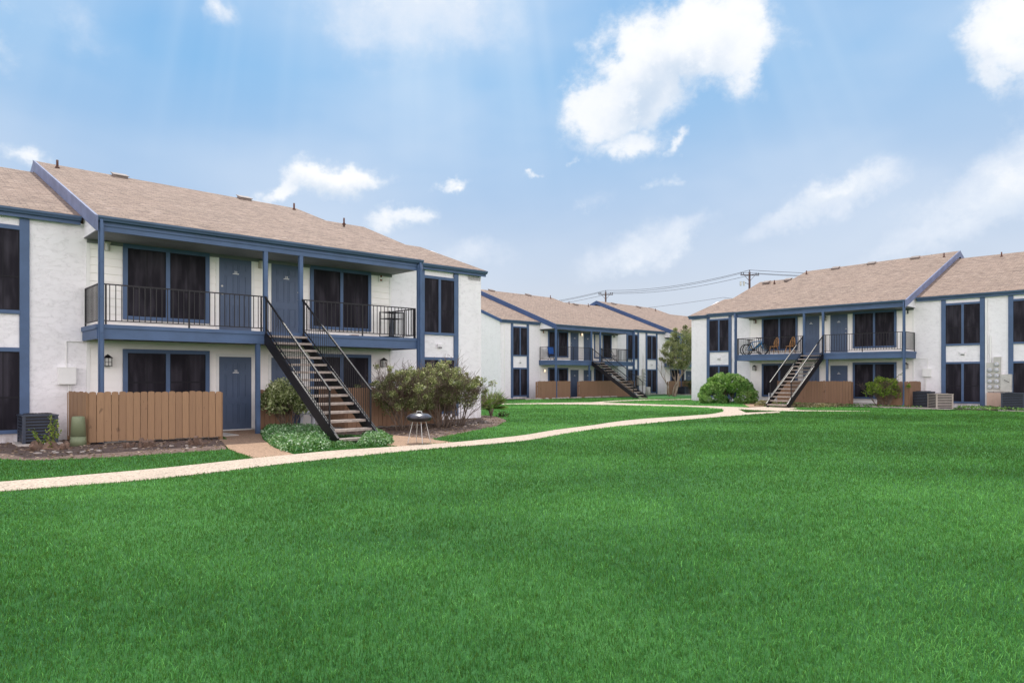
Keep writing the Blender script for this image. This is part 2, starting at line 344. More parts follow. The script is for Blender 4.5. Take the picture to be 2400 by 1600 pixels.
def npmesh(name, V, F, m, var=None, parent=None, smooth=False):
    """V (n,3), F (k,3|4) numpy -> mesh object with a per-face 'var' value"""
    me = bpy.data.meshes.new(name); me.vertices.add(len(V)); me.vertices.foreach_set('co', V.astype(np.float32).ravel())
    k = F.shape[1]; me.loops.add(F.size); me.loops.foreach_set('vertex_index', F.astype(np.int32).ravel())
    me.polygons.add(len(F)); me.polygons.foreach_set('loop_start', np.arange(0, F.size, k, dtype=np.int32))
    try: me.polygons.foreach_set('loop_total', np.full(len(F), k, dtype=np.int32))
    except Exception: pass
    me.update(calc_edges=True); me.materials.append(m)
    if var is not None: at = me.attributes.new('var', 'FLOAT', 'FACE'); at.data.foreach_set('value', var.astype(np.float32))
    if smooth: me.polygons.foreach_set('use_smooth', np.ones(len(F), dtype=bool))
    o = bpy.data.objects.new(name, me); COL.objects.link(o)
    if parent: o.parent = parent
    return o

# ------------------------------------------------------------------ building frames: u along the facade, v outward, z up
FR = {'L': (-10.383, 16.927, 0.748, 0.0, 1), 'R': (19.934, 34.396, 5.47, .03, -1), 'M': (1.945, 48.617, .757, -.07, 1)}
def tfm(b):
    s_ = FR[b][4]
    return lambda p: (s_*p[0], -p[1], p[2])
def root(b, name, label, cat, group=None):
    x, y, t, z, _ = FR[b]; return empty(name, (x, y, z), t, label, cat, group)
def world(b, u, v, z=0.0):
    x, y, t, zz, s_ = FR[b]; c, sn = math.cos(t), math.sin(t)
    return Vector((x+s_*u*c+v*sn, y+s_*u*sn-v*c, z))
def face_rz(b):                        # rotation whose local -y axis points out of the facade
    return FR[b][2]

SL = .38
def window(b, par, u0, u1, z0, z1, trim, name='window', mull=True, sash=True, v=0.0, side=True, pane_mats=None, label=None, tmat=None):
    """blue timber surround with dark screened panes; outer box u0..u1, z0..z1, trim width"""
    tf = tfm(b); mb = MB(tf); t = trim; d0, d1 = v+.003, v+.055
    if side: mb.box(u0, u0+t, d0, d1, z0, z1); mb.box(u1-t, u1, d0, d1, z0, z1)
    a, c = (u0+t, u1-t) if side else (u0, u1)
    mb.box(a, c, d0, d1-.003, z1-t*.95, z1); mb.box(a, c, d0, d1+.012, z0, z0+t*.85)
    um = (a+c)/2; mw = .05
    if mull: mb.box(um-mw, um+mw, d0, d1-.004, z0+t*.85, z1-t*.95)
    w_ = mb.build(name, tmat or m_blue, par, label=label)
    spans = [(a, um-mw), (um+mw, c)] if mull else [(a, c)]
    for i, (p, q) in enumerate(spans):
        pm = pane_mats[i] if pane_mats else m_screen
        pb = MB(tf); pb.box(p, q, v+.004, v+.022, z0+t*.85, z1-t*.95)
        zm = z0+(z1-z0)*.42
        if sash and pm is m_screen:
            pb.box(p+.012, q-.012, v+.022, v+.030, zm-.018, zm+.018, 1)
            for (x0, x1) in ((p, p+.022), (q-.022, q)): pb.box(x0, x1, v+.022, v+.032, z0+t*.85, z1-t*.95, 1)
            pb.box(p+.022, q-.022, v+.022, v+.032, z1-t*.95-.022, z1-t*.95, 1)
            pb.box(p+.022, q-.022, v+.022, v+.032, z0+t*.85, z0+t*.85+.022, 1)
            pb.box((p+q)/2-.009, (p+q)/2+.009, v+.022, v+.026, z0+t*.85+.03, z1-t*.95-.03, 1)
        pb.build('window_screen' if pm is m_screen else 'curtain', [pm, m_sash], w_)
    return w_

DIG = {'1': [(1, 0, 1, 4)], '2': [(0, 4, 2, 4), (2, 4, 2, 2), (0, 2, 2, 2), (0, 2, 0, 0), (0, 0, 2, 0)]}
def door(b, par, u0, u1, z0, z1, knob=None, label=None):
    tf = tfm(b); mb = MB(tf); v = .030
    mb.box(u0, u1, v, v+.02, z0, z1)
    W = u1-u0; H = z1-z0
    px = [(.17, .44), (.56, .83)]; pz = [(.08, .36), (.44, .76), (.82, .92)]
    for a, c in px:                                     # six moulded panels: sunk groove ring and raised field
        for e, f in pz:
            x0, x1, y0, y1 = u0+a*W, u0+c*W, z0+e*H, z0+f*H
            for q in ((x0, x1, y0, y0+.02), (x0, x1, y1-.02, y1), (x0, x0+.02, y0+.02, y1-.02), (x1-.02, x1, y0+.02, y1-.02)):
                mb.box(q[0], q[1], v+.02, v+.032, q[2], q[3])
            mb.box(x0+.045, x1-.045, v+.02, v+.031, y0+.045, y1-.045)
    d = mb.build('door', m_door, par, label=label)
    fb = MB(tf); fw = .085
    fb.box(u0-fw, u0-.004, .003, .045, z0, z1+fw); fb.box(u1+.004, u1+fw, .003, .045, z0, z1+fw); fb.box(u0-.004, u1+.004, .003, .043, z1+.004, z1+fw)
    fb.box(u0-.004, u1+.004, .003, .09, z0-.03, z0)
    fb.build('door_frame', m_white, d)
    if knob is not None:
        kb = MB(tf); ku = u0+.07 if knob < 0 else u1-.07
        kz = z0+1.02; kb.tube([(ku, v+.02, kz), (ku, v+.055, kz), (ku, v+.075, kz)], [.018, .03, .018], 8); kb.build('door_knob', m_metal, d)
        kb = MB(tf); kz = z0+1.24; kb.tube([(ku, v+.02, kz), (ku, v+.04, kz)], .028, 8); kb.build('deadbolt', m_metal, d)
    nb = MB(tf); c = (u0+u1)/2; z = z0+H*.795
    nb.box(c-.085, c+.085, v+.033, v+.038, z-.035, z-.017); nb.box(c-.085, c+.085, v+.033, v+.036, z-.012, z+.055, 1)
    for off in (-.045, .0): # two worn numerals, unreadable at this distance
        nb.box(c+off, c+off+.035, v+.037, v+.040, z+.040, z+.048); nb.box(c+off+.012, c+off+.035, v+.037, v+.040, z+.016, z+.024); nb.box(c+off+.027, c+off+.035, v+.037, v+.040, z-.002, z+.040)
        nb.box(c+off, c+off+.035, v+.0371, v+.0403, z-.006, z+.002)
    nb.build('number_plate', [m_white, m_door], d)
    return d

def siding(b, par, u0, u1, z0, z1):
    mb = MB(tfm(b)); hgt = .197; z = z0; vs = []
    while z < z1-.01:
        zt = min(z+hgt, z1)
        g = .014; mb.add([(u0, .027, z+g), (u1, .027, z+g), (u1, .012, zt), (u0, .012, zt), (u0, .0, z+g), (u1, .0, z+g), (u0, .001, z), (u1, .001, z), (u0, .0, zt), (u1, .0, zt)], [(0, 1, 2, 3), (4, 5, 1, 0), (6, 7, 5, 4), (3, 2, 9, 8)])
        z += hgt
    mb.build('siding', m_siding, par)
    for a, c in ((u0-.07, u0), (u1, u1+.07)):
        cb = MB(tfm(b)); cb.box(a, c, .002, .034, z0, z1); cb.build('corner_board', m_white, par)

def roof_slab(b, par, pts_front, pts_back, name='roof', label=None):
    """front slope polygon and back slope polygon in (u,v,z), thickened downwards"""
    mb = MB(tfm(b)); th = .06
    for poly in (pts_front, pts_back):
        n = len(poly)
        if not n: continue
        top = list(poly); bot = [(p[0], p[1], p[2]-th) for p in poly]
        mb.add(top+bot, [tuple(range(n)), tuple(range(2*n-1, n-1, -1))]+[(i, (i+1) % n, n+(i+1) % n, n+i) for i in range(n)])
    return mb.build(name, m_roof, par, label=label)

def gable_board(b, par, u, vf, zf, vr, zr, vb, zb, depth, m, tk=.045, name='fascia_board', drop=0.0):
    """rake boards along the sloping roof edge, in front of the side at u"""
    mb = MB(tfm(b))
    for (v0, z0), (v1, z1) in (((vf, zf), (vr, zr)), ((vr, zr), (vb, zb))):
        vs = [(uu, vv, zz) for uu in (u-tk, u) for (vv, zz) in ((v0, z0+.012), (v1, z1+.012), (v1, z1-depth), (v0, z0-depth))]
        mb.add(vs, [(0, 1, 2, 3), (7, 6, 5, 4), (0, 4, 5, 1), (3, 2, 6, 7), (0, 3, 7, 4), (1, 5, 6, 2)])
    mid = MB(tfm(b))
    for (v0, z0), (v1, z1) in (((vf, zf), (vr, zr)),):
        vs = [(uu, vv, zz) for uu in (u-tk-.018, u-tk) for (vv, zz) in ((v0, z0+.02), (v1, z1+.02), (v1, z1-.09), (v0, z0-.09))]
        mid.add(vs, [(0, 1, 2, 3), (7, 6, 5, 4), (0, 4, 5, 1), (3, 2, 6, 7), (0, 3, 7, 4), (1, 5, 6, 2)])
    mid.build('drip_edge', m, par)
    return mb.build(name, m, par)

def gutter(b, par, u0, u1, v, z, name='gutter', fascia=.17):
    """ogee gutter with its top edge at z, lip at v; fascia board behind and below"""
    mb = MB(tfm(b)); prof = [(v-.115, z-.005), (v-.115, z-.10), (v-.05, z-.105), (v-.035, z-.075), (v-.005, z-.045), (v, z), (v-.012, z), (v-.02, z-.04), (v-.05, z-.08), (v-.10, z-.085), (v-.10, z-.005)]
    n = len(prof); vs = [(u0, a, c) for a, c in prof]+[(u1, a, c) for a, c in prof]
    mb.add(vs, [tuple(range(n-1, -1, -1)), tuple(range(n, 2*n))]+[(i, (i+1) % n, n+(i+1) % n, n+i) for i in range(n)])
    g = mb.build(name, m_gutter, par)
    fb = MB(tfm(b)); fb.box(u0, u1, v-.16, v-.118, z-.10-fascia, z-.01); fb.build('fascia', m_blue, par)
    return g

def vent_pipe(b, par, u, v, z, h=.36):
    mb = MB(tfm(b)); mb.tube([(u, v, z-.1), (u, v, z+h*.68)], .034, 10); mb.lathe([(.08, -.02), (.045, .05), (.04, .05)], (u, v, z), 10)
    mb.build('vent_pipe', m_pipe, par, True)
def box_vent(b, par, u, v, z):
    mb = MB(tfm(b)); s_ = SL
    vs = [(u+du, v+dv, z-dv*s_+hh) for hh in (-.02, .08) for du, dv in ((-.2, .17), (.2, .17), (.2, -.17), (-.2, -.17))]
    mb.add(vs, [(0, 1, 2, 3), (7, 6, 5, 4), (0, 4, 5, 1), (1, 5, 6, 2), (2, 6, 7, 3), (3, 7, 4, 0)])
    vs = [(u+du, v+dv, z-dv*s_+hh) for hh in (.08, .105) for du, dv in ((-.23, .20), (.23, .20), (.23, -.20), (-.23, -.20))]; mb.add(vs, [(0, 1, 2, 3), (7, 6, 5, 4), (0, 4, 5, 1), (1, 5, 6, 2), (2, 6, 7, 3), (3, 7, 4, 0)])
    mb.build('roof_vent', m_vent, par)

RAIL_V = 1.42
def railing(b, par, u0, u1, zt=3.638, zb=2.80, zd=2.71, v=RAIL_V, side=None, posts=1.95):
    mb = MB(tfm(b))
    if side is None:
        P0 = lambda k: (u0+(u1-u0)*k, v); Lg = abs(u1-u0)
    else:
        P0 = lambda k: (side, u0+(u1-u0)*k); Lg = abs(u1-u0)
    a, c = P0(0), P0(1)
    mb.bar((*a, zt), (*c, zt), .034, .028); mb.bar((*a, zb), (*c, zb), .022, .022)
    n = max(2, round(Lg/.125)); npst = max(1, round(Lg/posts))
    for i in range(1, n):
        k = i/n; p = P0(k); mb.bar((*p, zb+.01), (*p, zt-.012), .016)
    for i in range(npst+1):
        k = min(max(i/npst, .012), .988); p = P0(k); mb.bar((*p, zd), (*p, zt-.01), .034)
    return mb.build('railing', m_black, par)

def section(b, par, U=0.0, end='gable', opts=None):
    """recessed two-storey balcony unit between u=U and U+8.7"""
    o = dict(curt=False, low_win=2.2, ridgeL=(-6.5, None), ridgeR=(8.2, -6.1), slide=False, rakem=m_rake, lowwinz=.62, lowzb=.62); o.update(opts or {})
    tf = tfm(b); u = lambda x: U+x
    siding(b, par, u(.0)+.07, u(8.715)-.07, .05, 2.40); siding(b, par, u(.0)+.07, u(8.715)-.07, 2.66, 4.86)
    # windows
    window(b, par, u(.788), u(2.896), 2.952, 4.85, .105, v=.028)
    window(b, par, u(5.839), u(7.931), 2.952, 4.85, .105, v=.028, pane_mats=[m_curt, m_screen] if o['curt'] else None)
    zb = .33
    window(b, par, u(.788), u(2.896), zb if o['slide'] else .75, 2.209, .105, v=.028)
    window(b, par, u(5.839), u(7.931), zb, 2.209, .105, v=.028)
    door(b, par, u(3.163), u(4.052), 2.76, 4.814, knob=-1); door(b, par, u(4.64), u(5.53), 2.76, 4.814, knob=1)
    door(b, par, u(3.163), u(4.052), .05, 2.06); door(b, par, u(4.64), u(5.53), .05, 2.06)
    # deck
    mb = MB(tf); mb.box(u(-.093), u(8.80), .036, 1.44, 2.62, 2.704); mb.build('deck', m_conc, par)
    mb = MB(tf); mb.box(u(-.093), u(8.80), 1.44, 1.50, 2.376, 2.62); mb.box(u(-.12), u(8.83), 1.44, 1.53, 2.62, 2.708)
    mb.box(u(-.093), u(-.043), .036, 1.44, 2.376, 2.62); mb.box(u(-.12), u(-.093), .036, 1.44, 2.60, 2.706); mb.box(u(8.75), u(8.80), .036, 1.44, 2.376, 2.62)
    mb.build('deck_fascia', m_blue, par)
    mb = MB(tf); mb.box(u(-.04), u(8.74), .04, 1.435, 2.41, 2.44)
    for k in range(12): mb.box(u(.1+k*.77), u(.14+k*.77), .04, 1.43, 2.44, 2.61)
    mb.build('deck_underside', m_black, par)  # black colour stands in for the shade under the deck
    # posts
    for (uu, z0, z1, vv) in ((-.02, 0, 5.0, 1.555), (8.74, 0, 5.0, 1.555), (3.86, 2.71, 4.84, 1.44), (4.86, 2.71, 4.84, 1.44), (3.66, 0, 2.376, 1.42)):
        mb = MB(tf); mb.box(u(uu)-.052, u(uu)+.052, vv-.05, vv+.05, z0, z1); mb.build('post', m_blue, par)
    for uu in (-.02, 8.74):          # downspouts strapped to the end posts
        s_ = -1 if uu < 0 else 1; mb = MB(tf); x = u(uu)+s_*.01
        mb.bar((x, 1.61, 5.07), (x, 1.63, 4.86), .075, .06); mb.bar((x, 1.63, 4.86), (x, 1.63, 2.5), .07, .055); mb.bar((x, 1.63, 2.5), (x, 1.60, 2.3), .07, .055); mb.bar((x, 1.635, 2.32), (x, 1.635, .12), .07, .055); mb.bar((x, 1.635, .14), (x, 1.80, .06), .07, .055)
        for zz in (4.1, 3.3, 1.8, 1.0): mb.box(x-.045, x+.045, 1.6, 1.665, zz, zz+.03)
        mb.build('downspout', m_blue, par)
    railing(b, par, u(.06), u(3.80)); railing(b, par, u(4.93), u(8.70))
    railing(b, par, .05, 1.40, side=u(-.03)); railing(b, par, .05, 1.40, side=u(8.72))
    # raised roof: soffit, beam, slabs
    mb = MB(tf); mb.box(u(-.06), u(8.80), .037, 1.44, 4.86, 4.885); mb.build('soffit', m_soffit, par)
    mb = MB(tf); mb.box(u(.0), u(8.72), .037, .075, 4.775, 4.86); mb.build('frieze', m_soffit, par)
    mb = MB(tf); mb.box(u(-.06), u(8.80), 1.44, 1.50, 4.837, 4.955); mb.box(u(-.08), u(8.83), 1.44, 1.53, 4.955, 4.99); mb.box(u(-.06), u(8.80), 1.44, 1.505, 4.99, 5.12); mb.build('eave_beam', m_blue, par)
    gutter(b, par, u(-.10), u(8.87), 1.66, 5.158, fascia=.0)
    zf = lambda v: 5.18+SL*(1.55-v)
    vL, (uR, vR) = o['ridgeL'][0], o['ridgeR']; uR = u(uR); uL = u(-.10)
    vbk = min(vL, vR)-7.6
    front = [(uL, 1.60, zf(1.60)), (u(8.87), 1.60, zf(1.60)), (uR, vR, zf(vR)), (uL, vL, zf(vL))]
    back = [(uL, vL, zf(vL)), (uR, vR, zf(vR)), (u(8.87), vbk, zf(vR)-SL*(vR-vbk)), (uL, vbk, zf(vL)-SL*(vL-vbk))]
    roof_slab(b, par, front, back)
    gable_board(b, par, uL, 1.66, zf(1.66), vL, zf(vL), vbk, zf(vL)-SL*(vL-vbk), .335, o['rakem'])
    rb = MB(tf); e0, e1 = Vector((u(8.87), 1.58, zf(1.58)-.07)), Vector((uR, vR, zf(vR)-.07))
    rb.add([(p.x+dx, p.y, p.z+dz_) for dx in (-.05, -.005) for p, dz_ in ((e0, 0), (e1, 0), (e1, -.26), (e0, -.26))], [(0, 1, 2, 3), (7, 6, 5, 4), (0, 4, 5, 1), (1, 5, 6, 2), (2, 6, 7, 3), (3, 7, 4, 0)])
    rb.build('fascia_board', o['rakem'], par)
    # white gable cheeks either end between soffit and rake
    for uu in (u(-.06), u(8.78)):
        mb = MB(tf); vs = [(x, vv, zz) for x in (uu, uu+.03) for vv, zz in ((1.44, 4.885), (1.44, zf(1.44)-.07), (.0, zf(0)-.07), (.0, 4.885))]
        mb.add(vs, [(0, 1, 2, 3), (7, 6, 5, 4), (0, 4, 5, 1), (1, 5, 6, 2), (2, 6, 7, 3), (3, 7, 4, 0)]); mb.build('gable_cheek', m_stucco, par)
    return zf

def bay(b, par, ua, ub, mid_vent=True, zt=5.16, lowpane=(.30, 2.18)):
    """blue framed window bay between trims ua..ub (outer)"""
    tf = tfm(b); ua, ub = sorted((ua, ub)); t = .19
    for x0, x1 in ((ua, ua+t), (ub-t, ub)):
        mb = MB(tf); mb.box(x0, x1, .003, .05, .12, zt); mb.build('vertical_trim', m_blue, par)
    window(b, par, ua+t, ub-t, 2.952, 4.983, .10, side=False); window(b, par, ua+t, ub-t, lowpane[0]-.09, lowpane[1], .10, side=False)
    if mid_vent:
        mb = MB(tf); c = (ua+ub)/2; mb.box(c-.09, c+.09, .003, .07, 2.50, 2.62); mb.box(c-.10, c+.10, .003, .085, 2.62, 2.64); mb.box(c-.08, c+.08, .07, .074, 2.505, 2.54, 1)
        mb.build('wall_vent', [m_stucco, m_sash], par)

def wall_prism(b, par, u0, u1, vb, zt, name='wall', ridge=None):
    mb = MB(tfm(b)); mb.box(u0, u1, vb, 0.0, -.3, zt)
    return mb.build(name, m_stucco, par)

def low_roof(b, par, u0, u1, vr, z0=5.354, v0=.25, vb=None, uridge=None, bm=None, left_board=False, right_board=False):
    zf = lambda v: z0+SL*(v0-v); vb = vb if vb is not None else 2*vr-.25
    a, c = (uridge if uridge else (u0, u1))
    front = [(u0, .20, zf(.20)), (u1, .20, zf(.20)), (c, vr, zf(vr)), (a, vr, zf(vr))]
    back = [(a, vr, zf(vr)), (c, vr, zf(vr)), (u1, vb, zf(vr)-SL*(vr-vb)), (u0, vb, zf(vr)-SL*(vr-vb))]
    roof_slab(b, par, front, back); gutter(b, par, u0, u1, v0+.02, z0, fascia=.09)
    if left_board: gable_board(b, par, u0+.0, .25, zf(.25), vr, zf(vr), vb, zf(vr)-SL*(vr-vb), .20, bm or m_blue)
    return zf

def gable_end(b, par, u0, u1, vr, vb, zt, z0=5.354, v0=.25):
    """triangle of wall under the roof"""
    zf = lambda v: z0+SL*(v0-v)-.065
    mb = MB(tfm(b)); pts = [(0, zt), (0, zf(0)), (vr, zf(vr)), (vb, zf(vr)-SL*(vr-vb)), (vb, zt)]
    n = len(pts); vs = [(u0, v, z) for v, z in pts]+[(u1, v, z) for v, z in pts]
    mb.add(vs, [tuple(range(n-1, -1, -1)), tuple(range(n, 2*n))]+[(i, (i+1) % n, n+(i+1) % n, n+i) for i in range(n)])
    mb.build('gable', m_stucco, par)

# ---- building L (near left)
B = root('L', 'apartment_building', 'nearest two-storey white apartment building with blue trim, filling the left side', 'building')
wall_prism('L', B, -14, 11.32, -12.0, 5.22); wall_prism('L', B, 11.32, 12.61, -6.0, 5.2)
section('L', B, 0, opts=dict(ridgeL=(-6.4, None), ridgeR=(8.25, -5.9)))
bay('L', B, -1.155, -2.87, False); bay('L', B, -4.1, -5.8, False)
bay('L', B, 9.86, 11.52); 
low_roof('L', B, -14, -.15, -6.1); low_roof('L', B, 8.9, 11.40, -6.2); low_roof('L', B, 11.40, 12.72, -3.1, uridge=(11.40, 12.1))
gable_end('L', B, 11.30, 11.33, -6.2, -12, 5.0); gable_end('L', B, 12.0, 12.58, -3.0, -6, 5.0)
zf = lambda v: 5.18+SL*(1.55-v); zl = lambda v: 5.354+SL*(.25-v)
for u_, v_ in ((.35, -5.6), (7.92, -5.4)): vent_pipe('L', B, u_, v_, zf(v_))
for u_, v_ in ((2.16, -6.0), (6.21, -5.85)): box_vent('L', B, u_, v_, zf(v_))
vent_pipe('L', B, 9.97, -5.3, zl(-5.3)+.1)
# ---- building R (far right, mirrored)
B = root('R', 'apartment_building', 'white two-storey apartment building at the far right, bicycles and wooden chairs on its balcony', 'building')
wall_prism('R', B, -9, 11.32, -12.0, 5.22); wall_prism('R', B, 11.32, 12.61, -6.0, 5.12)
section('R', B, 0, opts=dict(ridgeL=(-7.5, None), ridgeR=(8.25, -6.6), slide=True))
bay('R', B, -1.19, -2.97); bay('R', B, -3.87, -5.6); bay('R', B, 9.86, 11.52, zt=5.12)
low_roof('R', B, -9, -.15, -7.0); low_roof('R', B, 8.9, 11.40, -6.6, z0=5.30); low_roof('R', B, 11.40, 12.72, -3.1, uridge=(11.40, 12.1), z0=5.24)
gable_end('R', B, 11.30, 11.33, -6.4, -12, 5.0); gable_end('R', B, 12.0, 12.58, -3.0, -6, 5.0, z0=5.2)
for u_, v_ in ((.38, -6.4), (7.9, -5.8)): vent_pipe('R', B, u_, v_, zf(v_), .34)
for u_, v_ in ((6.34, -6.4), (4.3, -6.6), (1.97, -6.8)): box_vent('R', B, u_, v_, zf(v_))
vent_pipe('R', B, -2.32, -6.4, zl(-6.4)); vent_pipe('R', B, 9.92, -5.6, zl(-5.6), .3)
for u_, v_ in ((10.63, -5.9), (9.2, -6.0)): box_vent('R', B, u_, v_, zl(v_))
mb = MB(tfm('R')); mb.bar((-3.03, .06, 5.05), (-3.03, .06, .15), .09, .07); mb.build('downspout', m_white, B, label='white downspout')
# ---- building M (middle distance)
B = root('M', 'apartment_building', 'white two-storey apartment building in the middle distance, between the other two', 'building')
wall_prism('M', B, -3.74, 30, -12.5, 5.22)
section('M', B, 0, opts=dict(ridgeL=(-6.7, None), ridgeR=(8.2, -6.6), rakem=m_rakeM, curt=True))
section('M', B, 15.2, opts=dict(ridgeL=(-7.4, None), ridgeR=(8.2, -7.0), rakem=m_rakeM))
bay('M', B, -1.10, -2.79); bay('M', B, 9.86, 11.52); bay('M', B, 12.46, 14.10)
low_roof('M', B, -3.86, -.15, -6.5, left_board=True, bm=m_rakeM); low_roof('M', B, 8.9, 15.02, -6.75); low_roof('M', B, 24.1, 30, -6.5)
gable_end('M', B, -3.735, -3.4, -6.5, -12.5, 5.0)
vent_pipe('M', B, 7.63, -6.2, zf(-6.2), .4); vent_pipe('M', B, 9.85, -6.1, zl(-6.1), .4); vent_pipe('M', B, 12.4, -6.1, zl(-6.1), .4); vent_pipe('M', B, 22.3, -5.9, zf(-5.9), .35)
box_vent('M', B, 1.27, -6.5, zf(-6.5)); box_vent('M', B, 5.21, -6.4, zf(-6.4)); box_vent('M', B, 10.85, -6.2, zl(-6.2)); box_vent('M', B, 16.9, -6.8, zf(-6.8)); box_vent('M', B, 20.5, -6.6, zf(-6.6))
mb = MB(tfm('M')); mb.box(-3.42, -3.36, .0, .04, .0, 5.1); mb.build('corner_board', m_white, B)

# ------------------------------------------------------------------ staircases
def staircase(b, U, label, skew=0.0):
    t = root(b, 'staircase', label, 'staircase', 'black steel balcony staircases'); tf0 = tfm(b); tf = lambda p: tf0((p[0]-skew*(p[1]-1.5), p[1], p[2]))
    v0, z0, v1, z1 = 1.52, 2.68, 5.55, .02; n = 14
    uL, uR_ = U+3.83, U+4.89
    d = Vector((0, v1-v0, z1-z0)); 
    for uu in (uL, uR_):
        mb = MB(tf); mb.bar((uu, v0-.03, z0-.13), (uu, v1+.02, z1+.02), .055, .27, up=(0, 0, 1)); 
        mb.bar((uu, v0, z0+.015), (uu, v1, z1+.165), -.001+.034, .012, up=(0, 0, 1))
        mb.build('stringer', m_black, t)
        hb = MB(tf); zt = .95
        hb.bar((uu, v0-.08, z0+zt+.03), (uu, v1-.30, z1+zt+.22), .036, .036); hb.bar((uu, v0, z0+.14), (uu, v1-.1, z1+.30), .022, .022)
        N = 34
        for k in range(1, N):
            f = k/N; v = v0+(v1-.35-v0)*f; z = z0+(z1-z0)*(v-v0)/(v1-v0)
            hb.bar((uu, v, z+.14), (uu, v, z+zt+.02+.02*f), .012)
        for v in (v0+.05, v1-.34): z = z0+(z1-z0)*(v-v0)/(v1-v0); hb.bar((uu, v, z-.05), (uu, v, z+zt+.03), .038)
        hb.build('handrail', m_black, t)
    for k in range(n):
        f = (k+.75)/n; v = v0+(v1-v0)*f; z = z0+(z1-z0)*f+.06
        if z < .1: z = .12
        mb = MB(tf); mb.box(uL+.03, uR_-.03, v-.135, v+.135, z-.055, z); mb.box(uL+.03, uL+.07, v-.12, v+.12, z-.09, z-.056, 1); mb.box(uR_-.07, uR_-.03, v-.12, v+.12, z-.09, z-.056, 1)
        mb.build('tread', [m_tread, m_black], t)
    return t
staircase('L', 0, 'black steel staircase with concrete treads rising to the nearest building, beside the black barbecue', .03)
staircase('R', 0, 'black steel staircase descending leftwards from the balcony with bicycles at the right building')
staircase('M', 0, 'black steel staircase running down rightwards from the middle-distance building')
S.view_layers[0].update()

# ------------------------------------------------------------------ fences
def fence(b, runs, label, h=1.17, m=None, gap=.06, dog=True):
    """runs: list of ((u0,v0),(u1,v1)) panels; parts: board panels, rails with added gap backing, posts"""
    t = root(b, 'privacy_fence', label, 'fence', 'brown board patio fences'); tf = tfm(b); m = m or m_fence
    for (a, c) in runs:
        a, c = Vector((*a, 0)), Vector((*c, 0)); Lg = (c-a).length; d = (c-a)/Lg; nrm = Vector((-d.y, d.x, 0))
        if nrm.y < 0: nrm = -nrm
        n = max(1, round(Lg/.143)); mb = MB(tf); wv = Lg/n
        for i in range(n):
            p = a+d*(i*wv+.004); q = a+d*((i+1)*wv-.0045); r = random.random(); hh = h+random.uniform(-.012, .012); th = .018; g = gap+random.uniform(-.01, .015)
            lean = random.uniform(-.004, .004); cu = .022 if dog else .002
            o = random.uniform(0, .006)
            prof = [(p, g), (p+d*lean, hh-cu), (p+d*cu, hh-.006), (p+(q-p)*.5, hh), (q-d*cu, hh-.006), (q+d*lean, hh-cu), (q, g)]
            vs = [(x.x+nrm.x*k, x.y+nrm.y*k, z) for k in (o, o+th) for x, z in prof]
            m_ = len(prof); mb.add(vs, [tuple(range(m_)), tuple(range(2*m_-1, m_-1, -1))]+[(j, (j+1) % m_, m_+(j+1) % m_, m_+j) for j in range(m_)], 0, .05+r*.95)
        mb.build('board_panel', m, t)
        rb = MB(tf)
        for i in range(n): e = a+d*((i+1)*wv); rb.bar(e-nrm*.022+Vector((0, 0, gap+.03)), e-nrm*.022+Vector((0, 0, h-.06)), .05, .006)  # strips added behind the gaps to keep light out, so joints read dark
        for z in (.25, .92): rb.bar(a-nrm*.022+Vector((0, 0, z)), c-nrm*.022+Vector((0, 0, z)), .04, .08)
        rb.build('rail_and_gap_backing', m, t)
    pts = []
    for (a, c) in runs: 
        for p in (a, c):
            if all((Vector(p)-Vector(q)).length > .2 for q in pts): pts.append(p)
    for p in pts:
        pb = MB(tf); pb.box(p[0]-.04, p[0]+.04, p[1]-.13, p[1]-.05, 0, h-.04); pb.build('post', m, t)
    return t
fence('L', [((-.36, .06), (-.31, 1.80)), ((-.31, 1.80), (2.35, 2.45))], 'long brown board fence beside the green pedestal, left of the nearest open door walk')
fence('L', [((3.90, .9), (4.74, 1.15))], 'short brown fence panel behind the leafy bush left of the nearest staircase', m=m_fence2)
fence('L', [((5.98, .5), (5.98, 2.0)), ((5.98, 2.0), (9.25, 2.05)), ((9.25, 2.05), (9.25, .05))], 'brown board fence right of the nearest staircase, half hidden by the twiggy hedge', m=m_fence2, h=1.2)
fence('R', [((-.26, .06), (-.24, 1.60)), ((-.24, 1.60), (1.15, 1.60))], 'short brown fence right of the small bush at the right building', m=m_fence2, h=1.25)
fence('R', [((2.38, 1.60), (6.25, 1.60)), ((6.25, 1.6), (6.28, .3))], 'long brown fence behind the foot of the right building staircase', m=m_fence2, h=1.25)
fence('M', [((-1.86, 1.60), (1.40, 1.60))], 'brown fence left of the narrow gap on the middle-distance building', m=m_fence2, h=1.27)
fence('M', [((2.33, 1.60), (8.9, 1.60))], 'brown fence right of the narrow gap, behind the middle-distance staircase', m=m_fence2, h=1.26)
fence('M', [((13.4, 1.6), (15.2, 1.60))], 'dark brown fence behind the multi-stemmed tree', m=m_fence2, h=1.2)
fence('M', [((15.5, 1.6), (15.5, 2.0)), ((15.5, 2.0), (19, 2.0))], 'light brown fence right of the multi-stemmed tree', h=1.2)

